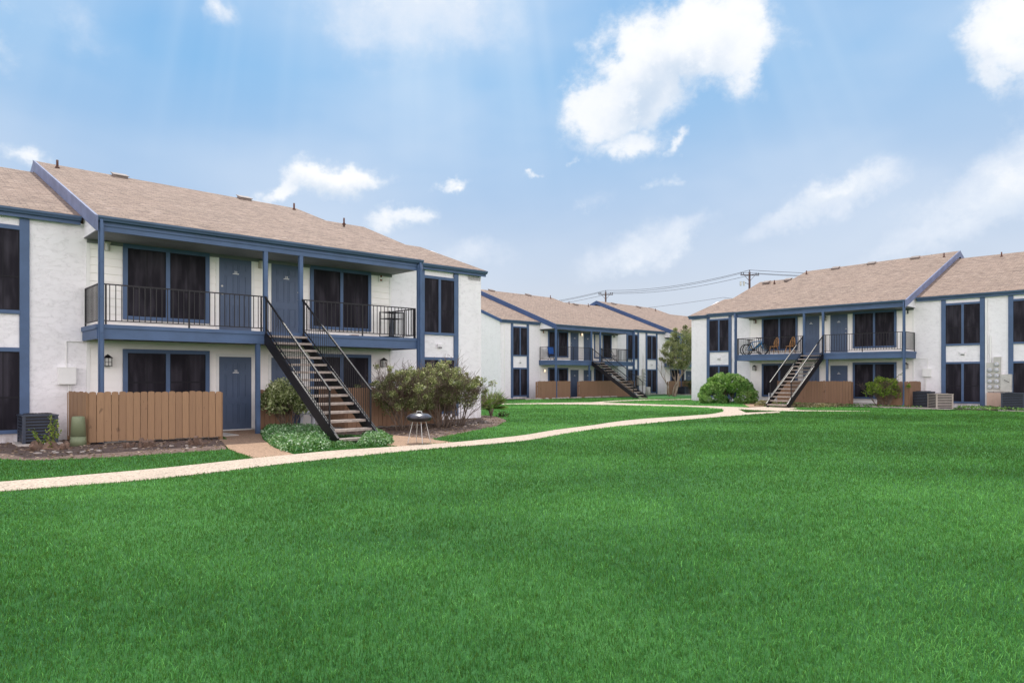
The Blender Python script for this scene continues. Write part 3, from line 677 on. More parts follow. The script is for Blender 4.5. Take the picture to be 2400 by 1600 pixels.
# ------------------------------------------------------------------ wall lights and boxes
def lantern(b, u, z, label, lit=False, v=.03):
    t = root(b, 'wall_lantern', label, 'wall lamp', 'wall lights'); tf = tfm(b)
    mb = MB(tf); mb.box(u-.05, u+.05, v, v+.03, z-.02, z+.10); mb.bar((u, v+.02, z+.10), (u, v+.11, z+.14), .02)
    for du in (-.075, .075):
        for dv in (.035, .185): mb.bar((u+du, v+dv, z-.12), (u+du, v+dv, z+.07), .014)
    mb.box(u-.085, u+.085, v+.025, v+.195, z-.135, z-.12); mb.bar((u-.075, v+.187, z-.03), (u+.075, v+.187, z-.03), .01); mb.bar((u, v+.187, z-.12), (u, v+.187, z+.07), .01)
    mb.add([(u-.10, v+.01, z+.07), (u+.10, v+.01, z+.07), (u+.10, v+.21, z+.07), (u-.10, v+.21, z+.07), (u, v+.11, z+.17)], [(0, 3, 2, 1), (0, 1, 4), (1, 2, 4), (2, 3, 4), (3, 0, 4)])
    mb.build('lantern_frame', m_black, t)
    gb = MB(tf); gb.box(u-.068, u+.068, v+.042, v+.178, z-.118, z+.068); gb.build('glass', m_lit if lit else m_lamp, t)
def boxlight(b, u, z, label, lit=False, m=None, v=.03):
    t = root(b, 'wall_light', label, 'wall lamp', 'wall lights'); tf = tfm(b)
    mb = MB(tf); mb.box(u-.08, u+.08, v, v+.05, z-.10, z+.10); mb.box(u-.08, u+.08, v+.05, v+.13, z+.07, z+.10); mb.build('backplate', m or m_beigebox, t)
    gb = MB(tf); gb.tube([(u, v+.09, z-.11), (u, v+.09, z+.07)], .045, 10); gb.build('glass', m_lit if lit else m_lamp, t)
boxlight('L', .42, 4.73, 'beige wall light at the upper left end of the nearest balcony')
boxlight('L', 4.34, 4.70, 'beige wall light between the two upper doors of the nearest balcony')
lantern('L', .43, 1.90, 'black lantern on the ground-floor siding above the long brown fence')
lantern('L', 8.36, 1.96, 'black lantern on the ground-floor siding above the twiggy hedge')
t = root('L', 'emergency_light', 'small beige alarm box with round sounder on the nearest balcony siding', 'alarm')
mb = MB(tfm('L')); mb.box(8.22, 8.38, .03, .07, 4.58, 4.82); mb.build('case', m_white, t)
mb = MB(tfm('L')); mb.tube([(8.30, .07, 4.76), (8.30, .09, 4.76)], .035, 12); mb.box(8.26, 8.34, .07, .08, 4.61, 4.66); mb.build('sounder', m_rust, t)
lantern('R', 8.35, 1.98, 'black lantern by the big round bush at the right building')
boxlight('R', 8.35, 4.66, 'dark wall light above the parked bicycles', m=m_rust)
lantern('R', 4.35, 4.62, 'black square lantern between the upper doors of the right building')
lantern('R', .33, 2.02, 'black lantern above the short fence at the right building')
boxlight('R', .33, 4.70, 'small wall light near the right end of the right building balcony', m=m_black)
boxlight('M', .38, 4.72, 'dark wall light at the left end of the middle-distance balcony', m=m_rust)
boxlight('M', 4.38, 4.70, 'glowing lamp between the upper doors of the middle-distance building', lit=True, m=m_rust)
boxlight('M', 8.25, 4.72, 'grey wall light at the right end of the middle-distance balcony', m=m_grey)
boxlight('M', .40, 2.0, 'glowing lamp on the ground-floor wall of the middle-distance building', lit=True, m=m_grey)

def utility_box(b, u0, u1, z0, z1, uc, zc, label):
    t = root(b, 'utility_box', label, 'utility box', 'white wall utility boxes'); tf = tfm(b)
    mb = MB(tf); mb.box(u0, u1, .003, .16, z0, z1); mb.box(u0-.01, u1+.01, .003, .175, z1, z1+.015); mb.box(u0+.012, u1-.012, .16, .168, z0+.015, z1-.012); mb.build('cabinet', m_white, t)
    mb = MB(tf); x = (u0+u1)/2+.05; mb.tube([(x, .04, z0), (x, .04, .1)], .018, 6); mb.tube([(x+.04, .04, z0), (x+.04, .04, .1)], .014, 6)
    mb.tube([(uc, .02, z1), (uc, .02, zc), (0 if b == 'L' else 0, .02, zc)], .016, 6); mb.build('conduit', m_white, t)
utility_box('L', -.60, -.24, 1.33, 1.72, -.42, 2.36, 'square white utility box on the stucco left of the long brown fence')
utility_box('R', -.76, -.40, 1.47, 1.84, -.60, 2.36, 'square white utility box above the black condenser at the right building')

def meters(b, u0, s, label, zb=.78, cols=((0, 4), (.27, 5)), cab=True, v=.003):
    """s=+1/-1 direction in u that the bank grows"""
    t = root(b, 'electric_meter_bank', label, 'electric meters'); tf = tfm(b); gb = MB(tf)
    for (off, n) in cols:
        h = .30+.26*n; gb.box(u0+s*off, u0+s*(off+.265), v, v+.13, zb, zb+h)
    gb.build('meter_cabinet', m_grey, t)
    if cab:
        mb = MB(tf); a = u0+s*.545; c = u0+s*.97; mb.box(a, c, v, v+.22, zb, zb+.81); mb.box(a+s*.02, c-s*.07, v+.22, v+.235, zb+.03, zb+.78)
        mb.bar((a+s*.15, v+.245, zb+.55), (c-s*.09, v+.245, zb+.44), .02, .02, mi=1); mb.build('switch_cabinet', [m_grey, m_black], t)
    for (off, n) in cols:
        for k in range(n):
            c = u0+s*(off+.133); z = zb+.22+.26*k; mb = MB(tf)
            mb.tube([(c, v+.13, z), (c, v+.17, z)], .098, 16); mb.tube([(c, v+.17, z), (c, v+.24, z), (c, v+.26, z)], [.085, .08, .05], 16, mi=1)
            mb.tube([(c, v+.262, z), (c, v+.268, z)], .04, 10, mi=0); mb.build('meter', [m_grey, m_ragc], t)
    mb = MB(tf); x = u0+s*.13
    mb.tube([(x, v+.05, zb+.30+.26*cols[0][1]), (x, v+.05, zb+2.6)], .03, 8); mb.tube([(u0+s*.02, v+.04, zb), (u0+s*.02, v+.04, zb-.6)], .025, 8); mb.build('conduit', m_white, t)
    return t
meters('R', -3.06, -1, 'grey electric meter bank with nine round meters at the right building', zb=.78)
meters('M', 12.2, -1, 'grey electric meter bank beyond the middle-distance staircase', zb=.85, cols=((0, 4), ), cab=True, v=.02)
mb = MB(tfm('R')); mb.box(-3.86, -3.12, .06, .42, -.02, .74); mb.box(-3.9, -3.08, .04, .45, -.02, .12); x, y, a_, z_, s_ = FR['R']
o = mb.build('meter_pedestal', m_pinkc, None); o.location = (x, y, z_); o.rotation_euler = (0, 0, a_); tag(o, 'pinkish concrete block under the nine-meter electric bank', 'pedestal')

# ------------------------------------------------------------------ ground
def sheet(name, pts, z, m, th=.08, cat=None, label=None):
    bm = bmesh.new(); vs = [bm.verts.new((x, y, z)) for x, y in pts]; f = bm.faces.new(vs)
    if f.normal.z < 0: f.normal_flip()
    bmesh.ops.triangulate(bm, faces=[f]); 
    r = bmesh.ops.extrude_face_region(bm, geom=bm.faces[:]); 
    for e in r['geom']:
        if isinstance(e, bmesh.types.BMVert): e.co.z -= th
    bmesh.ops.recalc_face_normals(bm, faces=bm.faces)
    me = bpy.data.meshes.new(name); bm.to_mesh(me); bm.free(); me.materials.append(m)
    o = bpy.data.objects.new(name, me); COL.objects.link(o); o['kind'] = 'structure'; return o
def smoothline(pts, k=4):
    out = []
    P = [Vector((*p, 0)) for p in pts]
    for i in range(len(P)-1):
        p0, p1, p2, p3 = P[max(i-1, 0)], P[i], P[i+1], P[min(i+2, len(P)-1)]
        for j in range(k):
            t = j/k; q = .5*((2*p1)+(p2-p0)*t+(2*p0-5*p1+4*p2-p3)*t*t+(3*p1-p0-3*p2+p3)*t**3); out.append((q.x, q.y))
    out.append((P[-1].x, P[-1].y)); return out
gb = MB(); G_ = 2500.0; gb.box(-G_, G_, -G_, G_, -1, -.002); g = gb.build('lawn_ground', m_lawn); g['kind'] = 'structure'
PB = smoothline([(-12.5, 4.3), (-9.2, 6.9), (-6.73, 9.13), (-5.26, 10.24), (-3.98, 11.98), (-3.1, 13.0), (-1.92, 14.26), (.19, 16.22), (1.35, 18.25), (2.5, 20.1), (3.72, 21.6), (6.1, 24.21), (8.36, 26.45), (9.57, 27.7), (11.21, 28.94)])
PT = smoothline([(9.0, 29.6), (8.01, 27.86), (6.78, 26.6), (4.5, 24.5), (3.33, 22.9), (2.45, 21.4), (1.2, 19.55), (.21, 17.72), (-1.32, 15.93), (-2.46, 14.98), (-3.61, 14.14), (-4.19, 13.5), (-4.77, 12.81), (-5.84, 11.37), (-7.34, 9.95), (-9.9, 7.9), (-13.2, 5.3)])
MAIN = PB+[(11.44, 29.81), (9.75, 28.94), (10.35, 31.76), (9.75, 32.3), (9.45, 31.0)]+PT
SEC = [(-.77, 37.15)]+smoothline([(-.76, 37.21), (2.31, 37.5), (6.62, 35.86), (8.64, 34.27), (9.4, 33.5), (9.6, 32.6), (9.75, 32.3)])+[(10.35, 31.76), (11.44, 30.2), (12.9, 30.1), (15.5, 30.03), (15.57, 30.25), (12.95, 30.97), (12.76, 31.93), (13.44, 32.6), (13.74, 34.0), (12.6, 34.7), (11.47, 33.67)]+smoothline([(11.47, 33.67), (10.49, 34.9), (9.12, 36.18), (5.82, 39.41), (4.64, 40.37), (2.19, 39.6), (-.77, 38.19)])
sheet('main_path', MAIN, .012, m_path); sheet('far_path', SEC, .010, m_path)
def loc2(b, pts): return [tuple(world(b, *p)[:2]) for p in pts]
WALK = [(-8.23+.05, 19.72), (-7.20, 19.75), (-6.82, 18.81), (-5.99, 16.69), (-5.04, 14.73), (-4.23, 13.47), (-4.77, 12.86), (-5.49, 13.86), (-5.95, 14.55), (-7.0, 16.66)]
WALK = loc2('L', [(3.05, .05), (4.12, .05)])+WALK[2:]+loc2('L', [(2.42, 2.6)])
sheet('entry_walk', WALK, .008, m_walk)
SLAB = [(-3.05, 17.9), (-2.75, 15.2), (-2.46, 15.02), (-1.35, 15.98), (-1.83, 16.54), (-1.96, 16.9)]
sheet('grill_slab', SLAB, .006, m_walk)
RW = loc2('R', [(6.4, .1), (8.3, .1), (8.0, 2.3)])+[(11.47+.12, 33.75), (12.5, 34.66)]+loc2('R', [(6.0, 2.4)])
sheet('patio_walk', RW, .006, m_walk)
RW2 = [(13.44, 32.2), (16.9, 34.3), (17.9, 35.2), (17.2, 35.7), (15.3, 34.3), (13.7, 33.2)]
MW = [(4.64, 40.45), (5.2, 40.1), (7.0, 42.4), (8.9, 44.2), (9.0, 43.9), (11.8, 45.2), (12.2, 46.6), (10.0, 45.2), (8.6, 45.2), (6.4, 43.0)]
sheet('stair_path', MW, .014, m_path)
BEDL = [(-11.5, 10.9), (-10.0, 12.3), (-9.43, 12.78), (-8.9, 12.55), (-8.46, 12.55), (-7.54, 12.95), (-6.6, 13.75), (-5.93, 14.44), (-7.0, 16.72)]+loc2('L', [(2.42, 2.5), (2.9, .02), (-8.5, .02)])
BEDR = [(-3.05, 17.7), (-1.96, 16.74), (-1.24, 18.81), (-.48, 21.07), (-.17, 23.61), (-.35, 24.96), (-.75, 26.6), (-1.4, 27.2)]+loc2('L', [(12.7, -.3), (12.6, .02), (5.0, .02), (3.9, .9), (3.9, 1.9)])
sheet('flower_bed', BEDL, .004, m_dirt); sheet('flower_bed', BEDR, .003, m_dirt)
BEDRR = loc2('R', [(2.7, .02), (2.5, 1.9), (1.0, 2.3), (-.6, 2.4), (-1.6, 2.3), (-3.4, 2.0), (-6.0, 2.2), (-9, 2.1), (-9, .02)])
sheet('flower_bed', BEDRR, .004, m_dirt)
BEDRM = loc2('R', [(6.1, .3), (6.1, 3.0), (5.2, 4.6), (3.2, 4.4), (2.3, 2.4), (2.4, .1)])
sheet('flower_bed', BEDRM, .004, m_dirt)
BEDM = loc2('M', [(-3.7, .02), (-3.9, 1.1), (-1.9, 2.3), (3, 2.2), (9, 2.3), (9, .02)])
sheet('flower_bed', BEDM, .004, m_dirt)
# bed edging kerb on the right building side
kb = MB(tfm('R')); pts = [(1.1, 2.35), (-.6, 2.45), (-1.7, 2.36)]
for i in range(2): kb.bar((*pts[i], .03), (*pts[i+1], .03), .12, .1)
o = kb.build('bed_edging', m_stone); x, y, a_, z_, s_ = FR['R']; o.location = (x, y, 0); o.rotation_euler = (0, 0, a_); tag(o, 'low pale kerb along the soil bed before the condensers', 'edging')
for b, uu, nm in (('L', (0, 3.05), 'patio_slab'), ('L', (4.12, 8.7), 'patio_slab')):
    mb = MB(tfm(b)); mb.box(uu[0], uu[1], .02, 1.7, -.02, .03); o = mb.build(nm, m_conc); x, y, a_, z_, s_ = FR[b]; o.location = (x, y, 0); o.rotation_euler = (0, 0, a_); o['kind'] = 'structure'
mb = MB(tfm('R')); mb.box(.0, 6.2, .02, 1.5, -.02, .14); o = mb.build('patio_slab', m_conc); x, y, a_, z_, s_ = FR['R']; o.location = (x, y, 0); o.rotation_euler = (0, 0, a_); o['kind'] = 'structure'

# ------------------------------------------------------------------ grass blades (stuff)
def inpoly(x, y, poly):
    inside = np.zeros(len(x), bool); n = len(poly); j = n-1
    for i in range(n):
        xi, yi = poly[i]; xj, yj = poly[j]
        c = ((yi > y) != (yj > y)) & (x < (xj-xi)*(y-yi)/((yj-yi) or 1e-9)+xi); inside ^= c; j = i
    return inside
FOOT = [MAIN, SEC, WALK, SLAB, RW, MW, BEDL, BEDR, BEDRR, BEDRM, BEDM,
        loc2('L', [(-14, .05), (12.7, .05), (12.7, -12), (-14, -12)]), loc2('R', [(-9, .05), (12.7, .05), (12.7, -12), (-9, -12)]), loc2('M', [(-3.8, .05), (30, .05), (30, -12), (-3.8, -12)])]
def hashn(x, y):      # soft value noise for patchiness
    out = np.zeros_like(x)
    for f, a in ((.45, .5), (1.1, .3), (2.7, .2)):
        xi, yi = np.floor(x*f), np.floor(y*f); fx, fy = x*f-xi, y*f-yi; fx = fx*fx*(3-2*fx); fy = fy*fy*(3-2*fy)
        h = lambda p, q: np.modf(np.abs(np.sin(p*127.1+q*311.7)*43758.5453))[0]
        out += a*((h(xi, yi)*(1-fx)+h(xi+1, yi)*fx)*(1-fy)+(h(xi, yi+1)*(1-fx)+h(xi+1, yi+1)*fx)*fy)
    return out
def blades(n, d0, d1, spread=.92):
    # denser close to the lawn's edge nearest the viewer, thinning out with distance; wide enough for a step to the side
    d = (d0**.4+rng.random(n)*(d1**.4-d0**.4))**2.5; x = rng.uniform(-1, 1, n)*(d*spread+1.0); y = d
    hgt = .036+.00022*d; wid = .0007+.00058*d
    keep = np.ones(n, bool)
    for p in FOOT: keep &= ~inpoly(x, y, p)
    x, y, hgt, wid = x[keep], y[keep], hgt[keep], wid[keep]; n = len(x); pn = hashn(x*.7, y*1.3)
    h = hgt*rng.uniform(.45, 1.3, n)*(.7+.6*pn)*np.where(rng.random(n) < .06, 1.5, 1); a = rng.uniform(0, 2*np.pi, n); w_ = wid*rng.uniform(.7, 1.3, n)
    bend = h*rng.uniform(.2, 2.1, n); ba = np.arctan2(np.sin(a*1.0), np.cos(a)) + rng.normal(0, .5, n) + np.pi/2
    dxw, dyw = np.cos(a)*w_/2, np.sin(a)*w_/2; bx, by = np.cos(ba)*bend, np.sin(ba)*bend
    z0 = -.004
    V = np.stack([np.stack([x-dxw, y-dyw, np.full(n, z0)], 1), np.stack([x+dxw, y+dyw, np.full(n, z0)], 1),
                  np.stack([x-dxw*.85+bx*.38, y-dyw*.85+by*.38, h*.72], 1), np.stack([x+dxw*.85+bx*.38, y+dyw*.85+by*.38, h*.72], 1),
                  np.stack([x+bx, y+by, h*np.clip(1.08-(bend/h)**2*.24, .12, 1)], 1)], 1).reshape(-1, 3)
    i = np.arange(n)*5
    Ft = np.concatenate([np.stack([i, i+1, i+3], 1), np.stack([i, i+3, i+2], 1), np.stack([i+2, i+3, i+4], 1)])
    big = hashn(x*.16+9, y*.34+4); far = np.clip((y-4)/22, 0, 1)       # broad soft bands; paler with distance, view-angle shading put into the blade colour
    v = np.clip(-.10+.55*hashn(x*1.7, y*2.3)+.95*big-.40+.24*far+rng.normal(0, .17, n)+np.where(rng.random(n) < .16, .34, 0), 0, 1); return V, Ft, np.concatenate([v, v, v])
parts = [blades(1000000, 2.6, 48)]
off = 0; VV = []; FF = []; AA = []
for V, F_, A in parts: VV.append(V); FF.append(F_+off); AA.append(A); off += len(V)
m_grass = leafmat('grass_blades', (.008, .060, .008), (.044, .185, .032), (.175, .46, .11), .22, .6, .06)
o = npmesh('grass', np.concatenate(VV), np.concatenate(FF), m_grass, np.concatenate(AA)); tag(o, 'short mown green lawn grass', 'grass', kind='stuff')

# ------------------------------------------------------------------ foliage helpers
def leaves(C, size, wid=.5, up=.35, jit=.3, droop=0, dirs=None):
    """diamond leaves folded along the midrib at points C (n,3)"""
    n = len(C); d = rng.normal(size=(n, 3)) if dirs is None else dirs+rng.normal(size=(n, 3))*.35; d[:, 2] += up; d /= np.linalg.norm(d, axis=1)[:, None]
    r = rng.normal(size=(n, 3)); sdir = np.cross(d, r); sdir /= np.linalg.norm(sdir, axis=1)[:, None]+1e-9; nn = np.cross(sdir, d)
    L = (size*rng.uniform(1-jit, 1+jit, n))[:, None]; W = L*wid*.5
    a = C-d*L*.5; t = C+d*L*.5-nn*L*droop; m1 = C+sdir*W+nn*W*.35; m2 = C-sdir*W+nn*W*.35
    V = np.stack([a, m1, t, m2], 1).reshape(-1, 3); i = np.arange(n)*4; F_ = np.concatenate([np.stack([i, i+1, i+2], 1), np.stack([i, i+2, i+3], 1)])
    return V, F_
def cat2(lst):
    o = 0; V = []; F_ = []; A = []
    for v, f, a in lst: V.append(v); F_.append(f+o); A.append(a); o += len(v)
    return np.concatenate(V), np.concatenate(F_), np.concatenate(A)
def clump_points(centres, rads, per, shell=.5):
    P = []; K = []
    for k, (c, r) in enumerate(zip(centres, rads)):
        v = rng.normal(size=(per, 3)); v /= np.linalg.norm(v, axis=1)[:, None]; rr = r*(shell+(1-shell)*rng.random(per)**.6)
        P.append(np.array(c)+v*rr[:, None]*np.array([1, 1, .85])); K.append(np.full(per, k))
    return np.concatenate(P), np.concatenate(K)
def limb(mb, p, d, L, r, depth, ends, spread=.5, upb=.25, seg=4, minr=.003, kids=(2, 4)):
    pts = [Vector(p)]; rs = [r]; d = Vector(d).normalized()
    for i in range(seg):
        d = (d+Vector((random.gauss(0, .13), random.gauss(0, .13), random.gauss(0, .08)+upb*.12))).normalized(); pts.append(pts[-1]+d*L/seg); rs.append(max(minr, r*(1-.5*(i+1)/seg)))
    mb.tube(pts, rs, 6 if r > .012 else 4)
    if depth <= 0: ends.append((pts[-1], d)); ends.append((pts[-2], d)); return
    for k in range(random.randint(*kids)):
        q = pts[random.randint(max(1, seg-2), seg)]; nd = (d+Vector((random.gauss(0, spread), random.gauss(0, spread), random.gauss(0, spread*.5)+upb))).normalized()
        limb(mb, q, nd, L*random.uniform(.55, .85), rs[-1]*.8, depth-1, ends, spread, upb, seg, minr, kids)

LM = dict(
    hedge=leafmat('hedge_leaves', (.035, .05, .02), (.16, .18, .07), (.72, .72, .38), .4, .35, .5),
    twig=None,
    varieg=leafmat('glossy_leaves', (.02, .045, .012), (.28, .34, .13), (.80, .82, .52), .35, .35, .5),
    lush=leafmat('lush_leaves', (.035, .11, .025), (.14, .33, .075), (.46, .64, .25), .4, .4, .45),
    lime=leafmat('lime_leaves', (.06, .12, .015), (.20, .32, .04), (.45, .52, .10), .5),
    dark=leafmat('dark_leaves', (.010, .022, .012), (.025, .05, .02), (.06, .10, .035), .3),
    myrtle=leafmat('crape_myrtle_leaves', (.07, .075, .04), (.25, .26, .13), (.52, .52, .30), .4),
    cover=leafmat('ground_cover_leaves', (.015, .08, .018), (.11, .30, .08), (.62, .78, .55), .25, .35, .5),
    palm=leafmat('palm_fronds', (.05, .09, .02), (.17, .26, .07), (.40, .48, .18), .35, .45),
    straw=leafmat('straw_leaves', (.12, .09, .045), (.30, .25, .13), (.52, .46, .30), .3))

def shrub(name, loc, label, cat, stems, height, rx, ry, lm, nleaf, lsize, zlo=.25, bark=None, group=None, wid=.5, lean=(0, 0), clumps=26, clr=.22, shell=.45, depth=2, top_bias=.5, twiggy=0, base_spread=.18):
    t = empty(name, (*loc, 0), 0, label, cat, group)
    mb = MB(); ends = []
    for k in range(stems):
        a = 2*math.pi*k/stems+random.uniform(-.4, .4); q = (math.cos(a)*base_spread*random.random(), math.sin(a)*base_spread*random.random(), -.02)
        d = (math.cos(a)*rx*.75/height+lean[0], math.sin(a)*ry*.75/height+lean[1], 1)
        limb(mb, q, d, height*.42, .012+.012*random.random(), depth, ends, .42, .15)
    mb.build('stems', bark or m_bark, t, True)
    cs = []; rs = []
    for k in range(clumps):
        a = random.uniform(0, 2*math.pi); zz = random.uniform(zlo, 1)**(1-top_bias*.4); rr = math.sqrt(max(.02, 1-max(0, (zz-.45)/.55)**2))*random.uniform(.45, .9); lo = min(1, .55+zz)
        c = (math.cos(a)*rx*rr*lo+lean[0]*zz*height, math.sin(a)*ry*rr*lo+lean[1]*zz*height, height*zz*.93); cs.append(c); rs.append(clr*random.uniform(.6, 1.25))
    for e, d in random.sample(ends, min(len(ends), clumps)): cs.append(tuple(e)); rs.append(clr*random.uniform(.3, .7))
    per = max(3, nleaf//len(cs)); P, K = clump_points(cs, rs, per, shell); P = P[P[:, 2] > .04]
    V, F_ = leaves(P, lsize, wid); v = np.clip(rng.normal(.42, .24, len(P))+.45*(P[:, 2]/height-.55), 0, 1)   # leaf colour lightened towards the top, standing in for sunlit highlights
    
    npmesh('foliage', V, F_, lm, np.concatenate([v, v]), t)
    return t

# hedge of leggy, half bare shrubs right of the stairs
hl = ['tall twiggy shrub nearest the staircase, behind the barbecue', 'twiggy shrub in the middle of the bare-stemmed hedge', 'bare-stemmed shrub at the corner of the nearest building, beside the palm']
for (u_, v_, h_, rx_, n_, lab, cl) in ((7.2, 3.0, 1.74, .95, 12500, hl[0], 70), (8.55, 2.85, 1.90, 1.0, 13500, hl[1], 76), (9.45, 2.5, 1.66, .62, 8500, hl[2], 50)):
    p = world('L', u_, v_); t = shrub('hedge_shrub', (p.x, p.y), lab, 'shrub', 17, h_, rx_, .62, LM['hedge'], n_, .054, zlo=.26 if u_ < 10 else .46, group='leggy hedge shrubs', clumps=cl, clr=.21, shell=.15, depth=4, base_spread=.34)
# leafy bush leaning left of the stair
p = world('L', 4.55, 1.75); shrub('leafy_bush', (p.x-.16, p.y), 'leafy cream-green bush under the nearest staircase', 'bush', 11, 1.42, .66, .55, LM['varieg'], 8500, .095, zlo=.30, wid=.42, lean=(-.16, 0), clumps=60, clr=.20, shell=.3, depth=2, top_bias=.8)
# big round bush at the right building
def mound(name, loc, rx, ry, h, n, lm, ls, label, cat, kind=None, lump=.12, wid=.55, group=None, z0=.0):
    nC = 150; cs = []; rs = []
    for k in range(nC):
        a = random.uniform(0, 2*math.pi); z = random.random()**.8; r = math.sqrt(1-z*z*.96)
        cs.append((math.cos(a)*rx*r*.9, math.sin(a)*ry*r*.9, h*.9*z+.05)); rs.append(lump*random.uniform(.6, 1.5))
    P, K = clump_points(cs, rs, n//nC, .5); P[:, 2] = np.maximum(P[:, 2], .02)
    dirs = P/np.array([rx, ry, h])**1.2; dirs /= np.linalg.norm(dirs, axis=1)[:, None]+1e-6
    V, F_ = leaves(P, ls, wid, .25, .3, .15, dirs); hh = rng.normal(0, .17, nC)[K]+.08; v = np.clip(.5+hh+rng.normal(0, .18, len(P)), 0, 1)
    if kind:
        o = npmesh(name, V+np.array([*loc, z0]), F_, lm, np.concatenate([v, v])); return tag(o, label, cat, group, kind)
    t = empty(name, (*loc, 0), 0, label, cat, group); mb = MB(); ends = []
    for k in range(9): a = k*.7; limb(mb, (math.cos(a)*.15, math.sin(a)*.15, 0), (math.cos(a)*rx*.5, math.sin(a)*ry*.5, h), h*.5, .02, 1, ends, .3, .1)
    mb.build('stems', m_bark, t, True); npmesh('foliage', V, F_, lm, np.concatenate([v, v]), t); return t
mound('round_bush', (12.15, 39.15), 1.66, 1.25, 1.66, 16000, LM['lush'], .125, 'big round bright green bush at the left end of the right building', 'bush', lump=.20)
# ragged yellow-green shrub in front of the right sliding window
p = world('R', .74, 2.0); t = shrub('gnarled_shrub', (p.x, p.y), 'gnarled yellow-green shrub with twisted stems before the right building patio', 'shrub', 22, 1.50, .95, .7, LM['lime'], 3600, .10, zlo=.34, clumps=40, clr=.20, shell=.3, depth=3, bark=m_bark, base_spread=.3)
mb = MB(); pts = [Vector((.5, 0, 1.35)), Vector((.75, 0, 1.6)), Vector((1.0, 0, 1.72))]; mb.tube(pts, [.012, .008, .004], 5); mb.build('shoot', m_bark, t)
V, F_ = leaves(np.array([pts[0].lerp(pts[2], k/14)+Vector((0, random.uniform(-.03, .03), random.uniform(-.02, .06))) for k in range(15)]), .1, .45); npmesh('shoot_leaves', V, F_, LM['lime'], np.full(len(F_), .4), t)

# ground cover patches under the stairs (stuff)
def cover(poly, n, h, lm, ls, label, name='ground_cover', var=.45, edge=.2):
    xs = [p[0] for p in poly]; ys = [p[1] for p in poly]; x = rng.uniform(min(xs), max(xs), n); y = rng.uniform(min(ys), max(ys), n); k = inpoly(x, y, poly); x, y = x[k], y[k]
    # distance to the edge gives a domed profile
    dmin = np.full(len(x), 9.)
    for i in range(len(poly)):
        a = np.array(poly[i]); c = np.array(poly[(i+1) % len(poly)]); ab = c-a; tt = np.clip(((x-a[0])*ab[0]+(y-a[1])*ab[1])/(ab@ab+1e-9), 0, 1); dmin = np.minimum(dmin, np.hypot(x-a[0]-tt*ab[0], y-a[1]-tt*ab[1]))
    prof = h*np.sqrt(np.clip(dmin/edge, 0, 1))*(.7+.6*hashn(x*3, y*3)); z = prof*rng.uniform(.25, 1, len(x))**.5
    P = np.stack([x, y, z+.01], 1); V, F_ = leaves(P, ls, .62, .5, .3, .1); v = np.clip(rng.normal(var, .27, len(P)), 0, 1)
    o = npmesh(name, V, F_, lm, np.concatenate([v, v])); tag(o, label, 'ground cover', kind='stuff'); return o
GC1 = [(-6.67, 18.39), (-6.1, 17.0), (-5.25, 15.1), (-4.62, 13.95), (-4.25, 13.62), (-3.95, 13.78), (-3.78, 14.25), (-3.95, 15.13), (-4.1, 16.4), (-5.2, 19.0), (-6.5, 19.2)]
GC2 = [(-3.62, 16.4), (-3.35, 14.95), (-3.18, 14.78), (-2.85, 14.95), (-2.66, 15.2), (-2.72, 16.0), (-3.05, 16.9), (-3.6, 17.6)]
cover(GC1, 15000, .22, LM['cover'], .05, 'glossy green-white ground cover left of the nearest staircase foot')
cover(GC2, 6500, .24, LM['cover'], .05, 'glossy green-white ground cover right of the nearest staircase foot')
cover([(-3.9, 14.6), (-3.55, 14.75), (-3.5, 16.2), (-4.0, 17.2), (-4.3, 16.5)], 3000, .10, LM['cover'], .045, 'low ground cover beneath the nearest staircase', var=.3)
cover(loc2('R', [(4.0, 3.2), (4.6, 4.2), (4.2, 4.9), (3.4, 4.7), (2.5, 3.3), (2.3, 2.0), (3.3, 2.2)]), 3500, .16, LM['straw'], .09, 'straw-coloured ground cover right of the right staircase foot', name='dry_ground_cover')
cover(loc2('R', [(5.1, 4.6), (5.9, 4.9), (6.2, 4.2), (5.6, 3.6), (5.0, 3.9)]), 1500, .3, LM['straw'], .10, 'dry grassy tuft left of the right staircase foot', name='dry_ground_cover', edge=.35)
cover(loc2('R', [(6.2, 1.7), (6.2, 2.4), (2.5, 2.7), (-1.0, 2.3), (-1.0, 1.7)]), 3500, .14, LM['lush'], .08, 'weedy green growth along the fence feet at the right building', name='weeds')
cover(loc2('R', [(-2.2, .6), (-2.2, 2.3), (-8, 2.4), (-8, 1.0), (-4.2, .5), (-3, .5)]), 5000, .17, LM['lush'], .08, 'weedy green growth around the condensers at the far right', name='weeds')

